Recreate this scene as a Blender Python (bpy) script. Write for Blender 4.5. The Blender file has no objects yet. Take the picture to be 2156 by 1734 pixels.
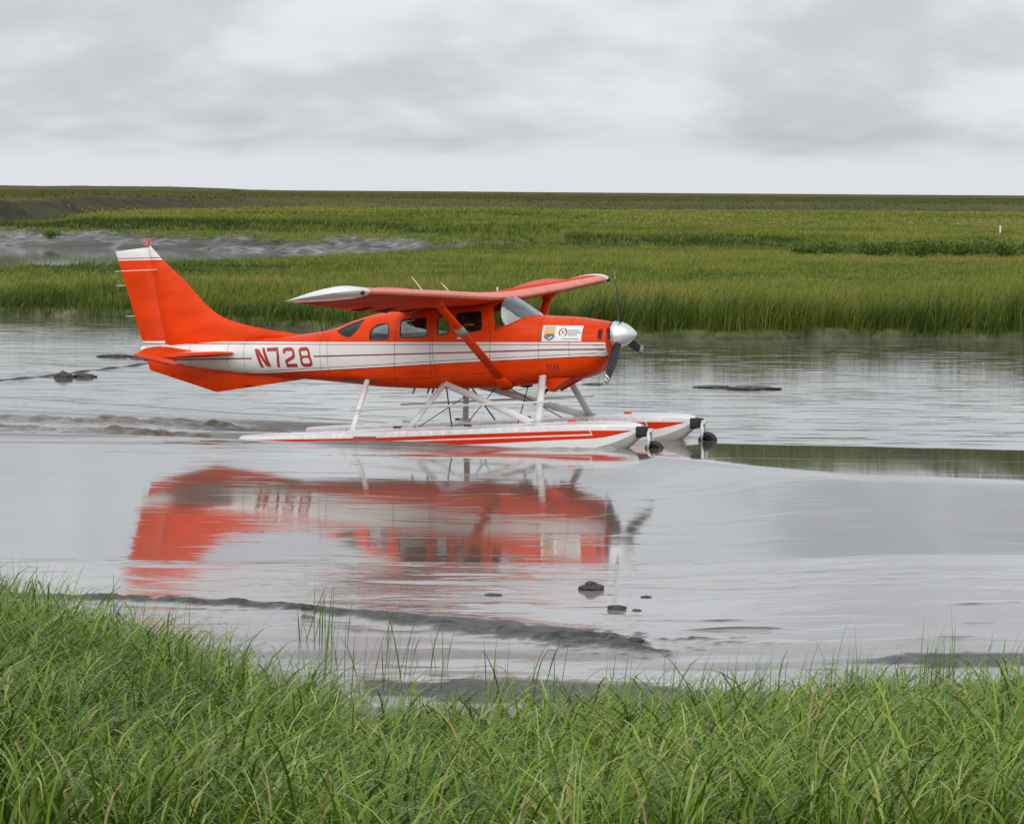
import bpy, bmesh, math, random
import numpy as np
from mathutils import Vector, Matrix
from mathutils.geometry import delaunay_2d_cdt

R = math.radians
S = bpy.context.scene
C = S.collection

# ------------------------------------------------------------------ camera
EYE = 3.80
FPX, WPX = 8500.0, 2156.0
cam_data = bpy.data.cameras.new('camera')
cam_data.sensor_width = 36.0
cam_data.lens = 36.0 * FPX / WPX
cam_data.clip_start = 0.5
cam_data.clip_end = 40000.0
cam = bpy.data.objects.new('camera', cam_data)
C.objects.link(cam)
_p, _r = math.atan((867.0 - 404.0) / FPX), R(0.4)
_fw = Vector((0, math.cos(_p), -math.sin(_p)))
_u0 = Vector((0, math.sin(_p), math.cos(_p)))
_x0 = Vector((1, 0, 0))
_rt = math.cos(_r) * _x0 + math.sin(_r) * _u0
_up = math.cos(_r) * _u0 - math.sin(_r) * _x0
_m = Matrix((_rt, _up, -_fw)).transposed().to_4x4()
_m.translation = (0, 0, EYE)
cam.matrix_world = _m
S.camera = cam

# ------------------------------------------------------------------ sky: full stratus deck over a daylight sky
SUN_EL, SUN_AZ = 38.0, 198.0          # high, behind the camera and a little to the left
world = bpy.data.worlds.new('World')
S.world = world
world.use_nodes = True
wt = world.node_tree
for n in list(wt.nodes):
    wt.nodes.remove(n)


def wn(kind, **kw):
    n = wt.nodes.new(kind)
    for k, v in kw.items():
        setattr(n, k, v)
    return n


def wmath(op, a, b=None, c=None):
    n = wn('ShaderNodeMath', operation=op)
    for i, v in enumerate((a, b, c)):
        if v is None:
            continue
        if isinstance(v, (int, float)):
            n.inputs[i].default_value = v
        else:
            wt.links.new(v, n.inputs[i])
    return n.outputs[0]


def wmap(v, a, b, c, d):
    n = wn('ShaderNodeMapRange', interpolation_type='SMOOTHSTEP')
    wt.links.new(v, n.inputs[0])
    for i, q in enumerate((a, b, c, d)):
        n.inputs[i + 1].default_value = q
    return n.outputs[0]


w_out = wn('ShaderNodeOutputWorld')
w_bg = wn('ShaderNodeBackground')
w_bg2 = wn('ShaderNodeBackground')
w_add = wn('ShaderNodeAddShader')
w_sky = wn('ShaderNodeTexSky', sky_type='NISHITA')
w_sky.sun_disc = False
w_sky.sun_elevation = R(SUN_EL)
w_sky.sun_rotation = R(SUN_AZ)
w_tc = wn('ShaderNodeTexCoord')
w_sep = wn('ShaderNodeSeparateXYZ')
wt.links.new(w_tc.outputs['Generated'], w_sep.inputs[0])
zc_ = wmath('MAXIMUM', w_sep.outputs['Z'], 0.0)
lz = wmath('LOGARITHM', wmath('ADD', zc_, 0.012), 2.718281828)


def cloud(kx, kz, seed, detail, rough, dist=0.0):
    cb = wn('ShaderNodeCombineXYZ')
    wt.links.new(wmath('MULTIPLY_ADD', w_sep.outputs['X'], kx, seed), cb.inputs[0])
    wt.links.new(wmath('MULTIPLY', w_sep.outputs['Y'], kx), cb.inputs[1])
    wt.links.new(wmath('MULTIPLY', lz, kz), cb.inputs[2])
    n = wn('ShaderNodeTexNoise')
    n.inputs['Scale'].default_value = 1.0
    n.inputs['Detail'].default_value = detail
    n.inputs['Roughness'].default_value = rough
    n.inputs['Distortion'].default_value = dist
    wt.links.new(cb.outputs[0], n.inputs['Vector'])
    return n.outputs['Fac']


big = wmap(cloud(17.0, 2.0, 3.1, 3.0, 0.45, 0.25), 0.3, 0.7, 0.0, 1.0)
fine = wmap(cloud(85.0, 8.0, 7.7, 5.0, 0.55, 0.3), 0.3, 0.7, 0.0, 1.0)
# deck brightness varies with thickness; the gap along the horizon is clearer and brighter
mid = wmap(cloud(36.0, 3.6, 12.3, 4.0, 0.5, 0.3), 0.3, 0.7, 0.0, 1.0)
dens = wmath('ADD', wmath('MULTIPLY', big, 0.66), wmath('ADD', wmath('MULTIPLY', mid, 0.27), wmath('MULTIPLY', fine, 0.07)))
bright = wmap(dens, 0.06, 0.94, 0.605, 0.83)
gap = wmap(wmath('ADD', zc_, wmath('MULTIPLY', wmath('SUBTRACT', mid, 0.5), 0.004)), 0.0055, 0.0145, 1.0, 0.0)
base = wmap(zc_, 0.0105, 0.022, 0.09, 0.0)          # undersides of the nearest cloud rolls
bright = wmath('SUBTRACT', bright, wmath('MULTIPLY', base, wmath('SUBTRACT', 1.0, gap)))
mixf = wn('ShaderNodeMix', data_type='FLOAT')
wt.links.new(gap, mixf.inputs['Factor'])
wt.links.new(bright, mixf.inputs['A'])
mixf.inputs['B'].default_value = 0.79
bright = mixf.outputs['Result']
mixc = wn('ShaderNodeMix', data_type='RGBA')
wt.links.new(wmap(bright, 0.5, 0.85, 0.0, 1.0), mixc.inputs['Factor'])
mixc.inputs['A'].default_value = (0.94, 0.985, 1.07, 1)
mixc.inputs['B'].default_value = (0.965, 0.995, 1.055, 1)
vm = wn('ShaderNodeVectorMath', operation='SCALE')
wt.links.new(mixc.outputs['Result'], vm.inputs[0])
wt.links.new(bright, vm.inputs['Scale'])
wt.links.new(vm.outputs['Vector'], w_bg.inputs['Color'])
w_bg.inputs['Strength'].default_value = 0.755
wt.links.new(w_sky.outputs['Color'], w_bg2.inputs['Color'])
w_bg2.inputs['Strength'].default_value = 0.05 * 0.2   # little daylight sky comes through the deck
wt.links.new(w_bg.outputs[0], w_add.inputs[0])
wt.links.new(w_bg2.outputs[0], w_add.inputs[1])
wt.links.new(w_add.outputs[0], w_out.inputs['Surface'])

sun_d = bpy.data.lights.new('sun', 'SUN')
sun_d.energy = 1.5
sun_d.angle = R(75)
sun_d.color = (1.0, 0.965, 0.91)
sun = bpy.data.objects.new('sun', sun_d)
C.objects.link(sun)
_a = R(SUN_AZ)
_sd = Vector((math.sin(_a) * math.cos(R(SUN_EL)), math.cos(_a) * math.cos(R(SUN_EL)), math.sin(R(SUN_EL))))
sun.rotation_euler = _sd.to_track_quat('Z', 'Y').to_euler()

S.view_settings.view_transform = 'Standard'
S.view_settings.look = 'None'
S.view_settings.exposure = 0.25
S.view_settings.gamma = 1.0
S.view_settings.use_curve_mapping = False

S.render.engine = 'CYCLES'
S.cycles.max_bounces = 8
S.cycles.transparent_max_bounces = 12
S.cycles.caustics_reflective = False
S.cycles.caustics_refractive = False
S.cycles.sample_clamp_indirect = 6.0
S.render.resolution_x, S.render.resolution_y = 1024, 823

rng = np.random.default_rng(11)
random.seed(4)


# ------------------------------------------------------------------ helpers
def tag(o, label=None, cat=None, group=None, kind=None):
    if label: o['label'] = label
    if cat: o['category'] = cat
    if group: o['group'] = group
    if kind: o['kind'] = kind
    return o


def empty(name, loc=(0, 0, 0)):
    o = bpy.data.objects.new(name, None)
    o.empty_display_size = 0.3
    C.objects.link(o)
    o.location = loc
    return o


def link(name, me, mats, parent=None, smooth=True):
    o = bpy.data.objects.new(name, me)
    C.objects.link(o)
    for m in (mats if isinstance(mats, (list, tuple)) else [mats]):
        me.materials.append(m)
    if parent is not None:
        o.parent = parent
    if smooth and len(me.polygons):
        me.polygons.foreach_set('use_smooth', np.ones(len(me.polygons), bool))
    return o


def pydata(name, v, f, mats, parent=None, smooth=True, mi=None, normals=None):
    me = bpy.data.meshes.new(name)
    me.from_pydata([tuple(map(float, p)) for p in v], [], [tuple(map(int, q)) for q in f])
    o = link(name, me, mats, parent, smooth)
    if mi is not None:
        me.polygons.foreach_set('material_index', np.asarray(mi, np.int32))
    me.update()
    if normals is not None:
        me.normals_split_custom_set_from_vertices([tuple(map(float, n)) for n in normals])
    return o


def arrays(name, V, Q, mats, parent=None, smooth=True, attrs=None):
    """quad mesh straight from numpy arrays"""
    me = bpy.data.meshes.new(name)
    nv, nq = len(V), len(Q)
    me.vertices.add(nv)
    me.vertices.foreach_set('co', np.ascontiguousarray(V, np.float32).ravel())
    k = Q.shape[1]
    me.loops.add(nq * k)
    me.loops.foreach_set('vertex_index', np.ascontiguousarray(Q, np.int32).ravel())
    me.polygons.add(nq)
    me.polygons.foreach_set('loop_start', np.arange(0, nq * k, k, dtype=np.int32))
    me.update(calc_edges=True)
    for an, av in (attrs or {}).items():
        a = me.attributes.new(an, 'FLOAT', 'POINT')
        a.data.foreach_set('value', np.ascontiguousarray(av, np.float32))
    return link(name, me, mats, parent, smooth)


def bm_obj(name, bm, mats, parent=None, smooth=False, bevel=0.0):
    if bevel:
        bmesh.ops.bevel(bm, geom=bm.edges[:], offset=bevel, segments=2, affect='EDGES', profile=0.6)
    bmesh.ops.recalc_face_normals(bm, faces=bm.faces)
    me = bpy.data.meshes.new(name)
    bm.to_mesh(me)
    bm.free()
    o = link(name, me, mats, parent, smooth)
    return o


def box_bm(x0, x1, y0, y1, z0, z1):
    bm = bmesh.new()
    v = [bm.verts.new((x, y, z)) for x in (x0, x1) for y in (y0, y1) for z in (z0, z1)]
    for q in ((0, 1, 3, 2), (4, 6, 7, 5), (0, 4, 5, 1), (2, 3, 7, 6), (0, 2, 6, 4), (1, 5, 7, 3)):
        bm.faces.new([v[i] for i in q])
    return bm


def tube(name, pts, r, mats, parent=None, n=8, flat=None):
    """swept tube; flat=(axis, k) makes a streamlined section: stretched k times along that axis"""
    pts = [Vector(p) for p in pts]
    rad = r if isinstance(r, (list, tuple)) else [r] * len(pts)
    V, F = [], []
    for i, p in enumerate(pts):
        t = (pts[min(i + 1, len(pts) - 1)] - pts[max(i - 1, 0)]).normalized()
        if flat is not None:
            a = Vector(flat[0])
            a = (a - t * a.dot(t)).normalized()
            k = flat[1]
        else:
            a = t.orthogonal().normalized()
            k = 1.0
        b = t.cross(a)
        for j in range(n):
            an = 2 * math.pi * j / n
            V.append(p + a * math.cos(an) * rad[i] * k + b * math.sin(an) * rad[i])
    for i in range(len(pts) - 1):
        for j in range(n):
            F.append((i * n + j, i * n + (j + 1) % n, (i + 1) * n + (j + 1) % n, (i + 1) * n + j))
    F.append(tuple(range(n))[::-1])
    F.append(tuple((len(pts) - 1) * n + j for j in range(n)))
    return pydata(name, V, F, mats, parent, True)


def lathe(name, prof, origin, mats, parent=None, n=28, axis='x'):
    V, F = [], []
    for (x, r) in prof:
        for j in range(n):
            a = 2 * math.pi * j / n
            c, s = r * math.cos(a), r * math.sin(a)
            q = (x, c, s) if axis == 'x' else ((c, x, s) if axis == 'y' else (c, s, x))
            V.append([origin[k] + q[k] for k in range(3)])
    m = len(prof)
    for i in range(m - 1):
        for j in range(n):
            F.append((i * n + j, i * n + (j + 1) % n, (i + 1) * n + (j + 1) % n, (i + 1) * n + j))
    F.append(tuple(range(n)))
    F.append(tuple((m - 1) * n + j for j in range(n))[::-1])
    return pydata(name, V, F, mats, parent, True)


def hash2(ix, iy, seed):
    h = (ix.astype(np.int64) * 374761393 + iy.astype(np.int64) * 668265263 + seed * 974711) & 0xFFFFFFFF
    h = ((h ^ (h >> 13)) * 1274126177) & 0xFFFFFFFF
    return ((h ^ (h >> 16)) & 0xFFFF) / 65535.0


def vnoise(x, y, seed=0):
    ix, iy = np.floor(x), np.floor(y)
    fx, fy = x - ix, y - iy
    fx = fx * fx * (3 - 2 * fx)
    fy = fy * fy * (3 - 2 * fy)
    a, b = hash2(ix, iy, seed), hash2(ix + 1, iy, seed)
    c, d = hash2(ix, iy + 1, seed), hash2(ix + 1, iy + 1, seed)
    return (a * (1 - fx) + b * fx) * (1 - fy) + (c * (1 - fx) + d * fx) * fy


def fbm(x, y, seed=0, oct=4, gain=0.5):
    s, a, t = 0.0, 1.0, 0.0
    for k in range(oct):
        s = s + a * vnoise(x * 2 ** k + 17.3 * k, y * 2 ** k - 9.1 * k, seed + k)
        t += a
        a *= gain
    return s / t


def sstep(x, a, b):
    t = np.clip((x - a) / (b - a), 0, 1)
    return t * t * (3 - 2 * t)


def lerp_pts(x, pts):
    return np.interp(x, [p[0] for p in pts], [p[1] for p in pts])


def pchip(x, pts):
    """smooth monotone interpolation through (x, y) points"""
    xs = np.array([p[0] for p in pts], float)
    ys = np.array([p[1] for p in pts], float)
    h = np.diff(xs)
    d = np.diff(ys) / h
    m = np.zeros(len(xs))
    m[0], m[-1] = d[0], d[-1]
    for i in range(1, len(xs) - 1):
        if d[i - 1] * d[i] > 0:
            w1, w2 = 2 * h[i] + h[i - 1], h[i] + 2 * h[i - 1]
            m[i] = (w1 + w2) / (w1 / d[i - 1] + w2 / d[i])
    x = np.clip(np.asarray(x, float), xs[0], xs[-1])
    i = np.clip(np.searchsorted(xs, x) - 1, 0, len(xs) - 2)
    t = (x - xs[i]) / h[i]
    return ((2 * t**3 - 3 * t**2 + 1) * ys[i] + (t**3 - 2 * t**2 + t) * h[i] * m[i]
            + (-2 * t**3 + 3 * t**2) * ys[i + 1] + (t**3 - t**2) * h[i] * m[i + 1])


def in_poly(px, py, poly):
    inside = np.zeros(len(px), bool)
    n = len(poly)
    j = n - 1
    for i in range(n):
        xi, yi = poly[i]
        xj, yj = poly[j]
        c = ((yi > py) != (yj > py)) & (px < (xj - xi) * (py - yi) / ((yj - yi) or 1e-12) + xi)
        inside ^= c
        j = i
    return inside


def densify(poly, step, closed=True):
    out = []
    n = len(poly)
    for i in range(n if closed else n - 1):
        a, b = np.array(poly[i], float), np.array(poly[(i + 1) % n], float)
        k = max(1, int(np.ceil(np.linalg.norm(b - a) / step)))
        for q in range(k):
            out.append(tuple(a + (b - a) * q / k))
    if not closed:
        out.append(tuple(poly[-1]))
    return out


def round_poly(poly, r, k=4):
    out = []
    n = len(poly)
    for i in range(n):
        p, a, b = np.array(poly[i], float), np.array(poly[i - 1], float), np.array(poly[(i + 1) % n], float)
        va, vb = a - p, b - p
        la, lb = np.linalg.norm(va), np.linalg.norm(vb)
        rr = min(r, la * 0.45, lb * 0.45)
        s, e = p + va / la * rr, p + vb / lb * rr
        for q in range(k + 1):
            t = q / k
            out.append(tuple((1 - t)**2 * s + 2 * t * (1 - t) * p + t * t * e))
    return out


# ------------------------------------------------------------------ materials
def new_mat(name):
    m = bpy.data.materials.new(name)
    m.use_nodes = True
    nt = m.node_tree
    bsdf = next(n for n in nt.nodes if n.type == 'BSDF_PRINCIPLED')
    return m, nt, bsdf


def noise_node(nt, scale, detail=4, rough=0.55, vec=None, stretch=None):
    n = nt.nodes.new('ShaderNodeTexNoise')
    n.inputs['Scale'].default_value = scale
    n.inputs['Detail'].default_value = detail
    n.inputs['Roughness'].default_value = rough
    tc = nt.nodes.new('ShaderNodeTexCoord')
    src = tc.outputs['Object']
    if stretch:
        mp = nt.nodes.new('ShaderNodeMapping')
        mp.inputs['Scale'].default_value = stretch
        nt.links.new(src, mp.inputs['Vector'])
        src = mp.outputs['Vector']
    nt.links.new(src, n.inputs['Vector'])
    return n


def ramp_node(nt, fac, stops):
    r = nt.nodes.new('ShaderNodeValToRGB')
    while len(r.color_ramp.elements) < len(stops):
        r.color_ramp.elements.new(0.5)
    for e, (p, c) in zip(r.color_ramp.elements, stops):
        e.position = p
        e.color = (*c, 1)
    nt.links.new(fac, r.inputs['Fac'])
    return r


def maprange(nt, v, a, b, c, d):
    n = nt.nodes.new('ShaderNodeMapRange')
    nt.links.new(v, n.inputs[0])
    for i, q in enumerate((a, b, c, d)):
        n.inputs[i + 1].default_value = q
    return n.outputs[0]


def paint(name, col, rough=0.28, coat=0.35, metal=0.0, wear=0.12, scale=3.0, spec=0.5):
    """aircraft enamel with slight grime and fading"""
    m, nt, b = new_mat(name)
    n = noise_node(nt, scale, 6, 0.6, stretch=(0.5, 1, 1.6))
    dark = tuple(c * (1 - wear) * 0.96 for c in col)
    lite = tuple(min(1, c * (1 + wear * 0.5) + 0.004) for c in col)
    r = ramp_node(nt, n.outputs['Fac'], [(0.3, dark), (0.5, col), (0.75, lite)])
    nt.links.new(r.outputs['Color'], b.inputs['Base Color'])
    nt.links.new(maprange(nt, n.outputs['Fac'], 0.3, 0.7, rough * 1.25, rough * 0.85), b.inputs['Roughness'])
    b.inputs['Coat Weight'].default_value = coat
    b.inputs['Specular IOR Level'].default_value = spec
    b.inputs['Coat Roughness'].default_value = 0.08
    b.inputs['Metallic'].default_value = metal
    n2 = noise_node(nt, 2.3, 2, 0.5)
    bp = nt.nodes.new('ShaderNodeBump')
    bp.inputs['Strength'].default_value = 0.12
    bp.inputs['Distance'].default_value = 0.02
    nt.links.new(n2.outputs['Fac'], bp.inputs['Height'])
    nt.links.new(bp.outputs['Normal'], b.inputs['Normal'])
    return m


M_ORANGE = paint('orange_enamel', (0.78, 0.052, 0.0), rough=0.36, coat=0.05, spec=0.14, wear=0.2)
M_PALE_EDGE = paint('pale_leading_edge', (0.88, 0.27, 0.19), rough=0.45, coat=0.0, wear=0.06)
M_WHITE = paint('white_enamel', (0.78, 0.77, 0.74), wear=0.07)
M_BRIGHT = paint('clean_white_enamel', (0.84, 0.84, 0.84), rough=0.22, wear=0.03)
M_MAROON = paint('maroon_pinstripe', (0.25, 0.018, 0.02), wear=0.05)
M_LETTER = paint('dark_red_lettering', (0.42, 0.03, 0.02), wear=0.05)
M_FLOATRED = paint('float_stripe_red', (0.75, 0.035, 0.004), wear=0.08, coat=0.1, spec=0.16)
M_SPINNER = paint('polished_spinner', (0.82, 0.82, 0.83), rough=0.3, coat=0.2, metal=0.55, wear=0.08)
M_BLADE = paint('black_blade', (0.014, 0.014, 0.017), rough=0.4, coat=0.1, wear=0.4)
M_RUBBER = paint('black_rubber', (0.015, 0.016, 0.02), rough=0.55, coat=0.0, wear=0.3)
M_GREYMETAL = paint('grey_metal', (0.42, 0.43, 0.42), rough=0.35, coat=0.0, metal=0.4)
M_STRUT = paint('white_strut_enamel', (0.74, 0.74, 0.72), wear=0.1)
M_DARK = paint('dark_interior', (0.03, 0.032, 0.034), rough=0.7, coat=0.0)
M_LINING = paint('grey_cabin_lining', (0.16, 0.16, 0.15), rough=0.8, coat=0.0)
M_SEAT = paint('seat_cloth', (0.05, 0.055, 0.06), rough=0.85, coat=0.0)
M_CREAM = paint('cream_rod', (0.75, 0.70, 0.52), wear=0.05)
M_SEAL = paint('window_seal', (0.07, 0.035, 0.03), rough=0.6, coat=0.0)
M_SIGN = paint('sign_white', (0.82, 0.82, 0.80), wear=0.03)
M_SGREEN = paint('emblem_pale_green', (0.45, 0.47, 0.36))
M_SGOLD = paint('emblem_gold', (0.72, 0.42, 0.08))
M_SBLUE = paint('emblem_slate_blue', (0.13, 0.17, 0.28))
M_SPURPLE = paint('emblem_plum', (0.18, 0.05, 0.14))
M_SMAROON = paint('emblem_maroon', (0.33, 0.035, 0.04))
M_STEXT = paint('sign_text_blue_grey', (0.28, 0.29, 0.38))


def glass_mat(name='window_glass', base=0.0):
    m, nt, b = new_mat(name)
    nt.nodes.remove(b)
    out = next(n for n in nt.nodes if n.type == 'OUTPUT_MATERIAL')
    tr = nt.nodes.new('ShaderNodeBsdfTransparent')
    tr.inputs['Color'].default_value = (0.66, 0.78, 0.73, 1)
    gl = nt.nodes.new('ShaderNodeBsdfGlossy')
    gl.inputs['Roughness'].default_value = 0.06
    gl.inputs['Color'].default_value = (0.92, 0.97, 1.0, 1)
    fr = nt.nodes.new('ShaderNodeFresnel')
    fr.inputs['IOR'].default_value = 1.5
    n = noise_node(nt, 5, 3)
    ad = nt.nodes.new('ShaderNodeMath')
    ad.operation = 'MULTIPLY_ADD'
    nt.links.new(fr.outputs[0], ad.inputs[0])
    ad.inputs[1].default_value = 1.3
    nt.links.new(maprange(nt, n.outputs['Fac'], 0.3, 0.7, base, base * 1.3 + 0.06), ad.inputs[2])
    mx = nt.nodes.new('ShaderNodeMixShader')
    nt.links.new(ad.outputs[0], mx.inputs[0])
    nt.links.new(tr.outputs[0], mx.inputs[1])
    nt.links.new(gl.outputs[0], mx.inputs[2])
    nt.links.new(mx.outputs[0], out.inputs['Surface'])
    return m


M_GLASS = glass_mat()
M_SCREEN = glass_mat('hazy_acrylic_windscreen', 0.09)


def red_lens():
    m, nt, b = new_mat('red_beacon_lens')
    b.inputs['Base Color'].default_value = (0.75, 0.03, 0.03, 1)
    b.inputs['Roughness'].default_value = 0.08
    b.inputs['Transmission Weight'].default_value = 0.35
    b.inputs['Coat Weight'].default_value = 1.0
    return m


M_BEACON = red_lens()


def water_mat(name, col, bump_big, bump_small, rough, mudcol=None, attr='ripple', stretch=(1, 1, 1)):
    m, nt, b = new_mat(name)
    b.inputs['IOR'].default_value = 1.33
    n0 = noise_node(nt, 0.25, 4, 0.6)
    r = ramp_node(nt, n0.outputs['Fac'], [(0.3, tuple(c * 0.85 for c in col)), (0.7, tuple(c * 1.12 for c in col))])
    at = nt.nodes.new('ShaderNodeAttribute')
    at.attribute_name = attr
    colr = r.outputs['Color']
    at2 = nt.nodes.new('ShaderNodeAttribute')
    at2.attribute_name = 'mud'
    if mudcol:
        mx = nt.nodes.new('ShaderNodeMix')
        mx.data_type = 'RGBA'
        nm = noise_node(nt, 6, 5, 0.65)
        rm = ramp_node(nt, nm.outputs['Fac'], [(0.3, tuple(c * 0.4 for c in mudcol)), (0.5, mudcol), (0.72, tuple(c * 2.3 for c in mudcol))])
        nt.links.new(at2.outputs['Fac'], mx.inputs['Factor'])
        nt.links.new(colr, mx.inputs['A'])
        nt.links.new(rm.outputs['Color'], mx.inputs['B'])
        colr = mx.outputs['Result']
    nt.links.new(colr, b.inputs['Base Color'])
    nt.links.new(maprange(nt, at2.outputs['Fac'], 0.0, 1.0, rough, 0.36), b.inputs['Roughness'])
    nb0 = noise_node(nt, 1.5, 3, 0.5, stretch=stretch)
    nb0.inputs['Distortion'].default_value = 0.4
    ns = noise_node(nt, 5.0, 4, 0.6, stretch=stretch)
    h = nt.nodes.new('ShaderNodeMath')
    h.operation = 'MULTIPLY_ADD'
    wl = nt.nodes.new('ShaderNodeMapRange')
    wl.interpolation_type = 'SMOOTHSTEP'
    nt.links.new(nb0.outputs['Fac'], wl.inputs[0])
    wl.inputs[1].default_value = 0.50
    wl.inputs[2].default_value = 0.74
    nt.links.new(wl.outputs[0], h.inputs[0])
    h.inputs[1].default_value = bump_big
    h2 = nt.nodes.new('ShaderNodeMath')
    h2.operation = 'MULTIPLY'
    nt.links.new(ns.outputs['Fac'], h2.inputs[0])
    h2.inputs[1].default_value = bump_small
    nt.links.new(h2.outputs[0], h.inputs[2])
    bp = nt.nodes.new('ShaderNodeBump')
    bp.inputs['Distance'].default_value = 1.0
    nt.links.new(at.outputs['Fac'], bp.inputs['Strength'])
    nt.links.new(h.outputs[0], bp.inputs['Height'])
    nrm = bp.outputs['Normal']
    if mudcol:
        nr = noise_node(nt, 11.0, 6, 0.7)
        bq = nt.nodes.new('ShaderNodeBump')
        bq.inputs['Distance'].default_value = 0.06
        nt.links.new(at2.outputs['Fac'], bq.inputs['Strength'])
        nt.links.new(nr.outputs['Fac'], bq.inputs['Height'])
        nt.links.new(nrm, bq.inputs['Normal'])
        nrm = bq.outputs['Normal']
    nt.links.new(nrm, b.inputs['Normal'])
    return m


M_WATER = water_mat('silty_river_water', (0.165, 0.145, 0.118), 0.011, 0.0030, 0.04, mudcol=(0.20, 0.165, 0.125), stretch=(0.45, 1.0, 1.0))
M_FILM = water_mat('wet_mud_film', (0.30, 0.275, 0.245), 0.007, 0.003, 0.05, mudcol=(0.062, 0.059, 0.054), stretch=(0.5, 1.0, 1.0))


def grass_mat(name, stops, trans=0.35, gloss=0.35):
    m, nt, b = new_mat(name)
    out = next(n for n in nt.nodes if n.type == 'OUTPUT_MATERIAL')
    at = nt.nodes.new('ShaderNodeAttribute')
    at.attribute_name = 'tint'
    r = ramp_node(nt, at.outputs['Fac'], stops)
    nt.links.new(r.outputs['Color'], b.inputs['Base Color'])
    b.inputs['Roughness'].default_value = 0.36
    b.inputs['Specular IOR Level'].default_value = gloss
    tl = nt.nodes.new('ShaderNodeBsdfTranslucent')
    nt.links.new(r.outputs['Color'], tl.inputs['Color'])
    mx = nt.nodes.new('ShaderNodeMixShader')
    mx.inputs[0].default_value = trans
    nt.links.new(b.outputs[0], mx.inputs[1])
    nt.links.new(tl.outputs[0], mx.inputs[2])
    nt.links.new(mx.outputs[0], out.inputs['Surface'])
    return m


M_SEDGE = grass_mat('sedge_blade', [(0.0, (0.055, 0.108, 0.010)), (0.35, (0.135, 0.24, 0.015)), (0.7, (0.225, 0.345, 0.030)), (0.9, (0.40, 0.46, 0.13)), (1.0, (0.38, 0.26, 0.11))], 0.18, 0.3)
M_MEADOW = grass_mat('meadow_blade', [(0.0, (0.045, 0.080, 0.012)), (0.4, (0.15, 0.195, 0.026)), (0.75, (0.26, 0.285, 0.042)), (1.0, (0.33, 0.24, 0.09))], 0.3, 0.15)
M_TUNDRA = grass_mat('tundra_tussock', [(0.0, (0.06, 0.07, 0.02)), (0.4, (0.11, 0.115, 0.026)), (0.75, (0.16, 0.15, 0.035)), (1.0, (0.22, 0.15, 0.06))], 0.2, 0.15)
M_SHRUB = grass_mat('shrub_leaf', [(0.0, (0.045, 0.085, 0.014)), (0.5, (0.11, 0.175, 0.024)), (1.0, (0.20, 0.27, 0.04))], 0.3, 0.35)


def ground_mat():
    m, nt, b = new_mat('marsh_ground')
    b.inputs['Roughness'].default_value = 0.75
    b.inputs['Specular IOR Level'].default_value = 0.12
    n1 = noise_node(nt, 0.9, 6, 0.65)
    n2 = noise_node(nt, 0.05, 5, 0.6, stretch=(1, 0.35, 1))

    def at(nm):
        a = nt.nodes.new('ShaderNodeAttribute')
        a.attribute_name = nm
        return a.outputs['Fac']
    soil = ramp_node(nt, n1.outputs['Fac'], [(0.3, (0.08, 0.10, 0.02)), (0.7, (0.15, 0.18, 0.03))])
    mud = ramp_node(nt, n1.outputs['Fac'], [(0.34, (0.03, 0.028, 0.024)), (0.47, (0.11, 0.102, 0.09)), (0.56, (0.22, 0.205, 0.185)), (0.68, (0.36, 0.34, 0.31))])
    peat = ramp_node(nt, n1.outputs['Fac'], [(0.3, (0.018, 0.016, 0.010)), (0.7, (0.065, 0.055, 0.032))])
    tund = ramp_node(nt, n2.outputs['Fac'], [(0.3, (0.06, 0.065, 0.02)), (0.5, (0.085, 0.085, 0.025)), (0.7, (0.12, 0.12, 0.03))])

    def mix(f, a, c):
        x = nt.nodes.new('ShaderNodeMix')
        x.data_type = 'RGBA'
        nt.links.new(f, x.inputs['Factor'])
        nt.links.new(a, x.inputs['A'])
        nt.links.new(c, x.inputs['B'])
        return x.outputs['Result']
    c1 = mix(at('tundra'), soil.outputs['Color'], tund.outputs['Color'])
    c2 = mix(at('mud'), c1, mud.outputs['Color'])
    c2 = mix(at('peat'), c2, peat.outputs['Color'])
    nt.links.new(c2, b.inputs['Base Color'])
    nt.links.new(maprange(nt, at('mud'), 0, 1, 0.85, 0.42), b.inputs['Roughness'])
    bp = nt.nodes.new('ShaderNodeBump')
    bp.inputs['Strength'].default_value = 0.6
    bp.inputs['Distance'].default_value = 0.15
    nt.links.new(n1.outputs['Fac'], bp.inputs['Height'])
    nt.links.new(bp.outputs['Normal'], b.inputs['Normal'])
    return m


M_GROUND = ground_mat()


def mud_mat():
    m, nt, b = new_mat('dark_wet_mud')
    n = noise_node(nt, 9, 6, 0.65)
    r = ramp_node(nt, n.outputs['Fac'], [(0.3, (0.02, 0.02, 0.022)), (0.7, (0.07, 0.068, 0.064))])
    nt.links.new(r.outputs['Color'], b.inputs['Base Color'])
    b.inputs['Roughness'].default_value = 0.45
    bp = nt.nodes.new('ShaderNodeBump')
    bp.inputs['Strength'].default_value = 0.7
    bp.inputs['Distance'].default_value = 0.03
    nt.links.new(n.outputs['Fac'], bp.inputs['Height'])
    nt.links.new(bp.outputs['Normal'], b.inputs['Normal'])
    return m


M_MUD = mud_mat()


# ------------------------------------------------------------------ ground, far side
def shore(x):
    return lerp_pts(x, [(-60, 130), (-25, 126), (-14, 121), (-9, 116), (-5, 110), (0, 107), (5, 106), (13, 107.5), (30, 110), (60, 112)])


def meadow_back(x):      # where the near meadow falls to the side creek
    return lerp_pts(x, [(-60, 118), (-38, 140), (-20.7, 163), (-10, 194), (-4.6, 220), (0, 237), (3, 250)])


def creek_far(x):        # foot of the mud bank across the creek
    return lerp_pts(x, [(-80, 290), (-50, 272), (-34, 262), (-20, 248), (-12, 243), (-5, 238), (-2, 236), (0, 238), (3, 250)])


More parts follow.
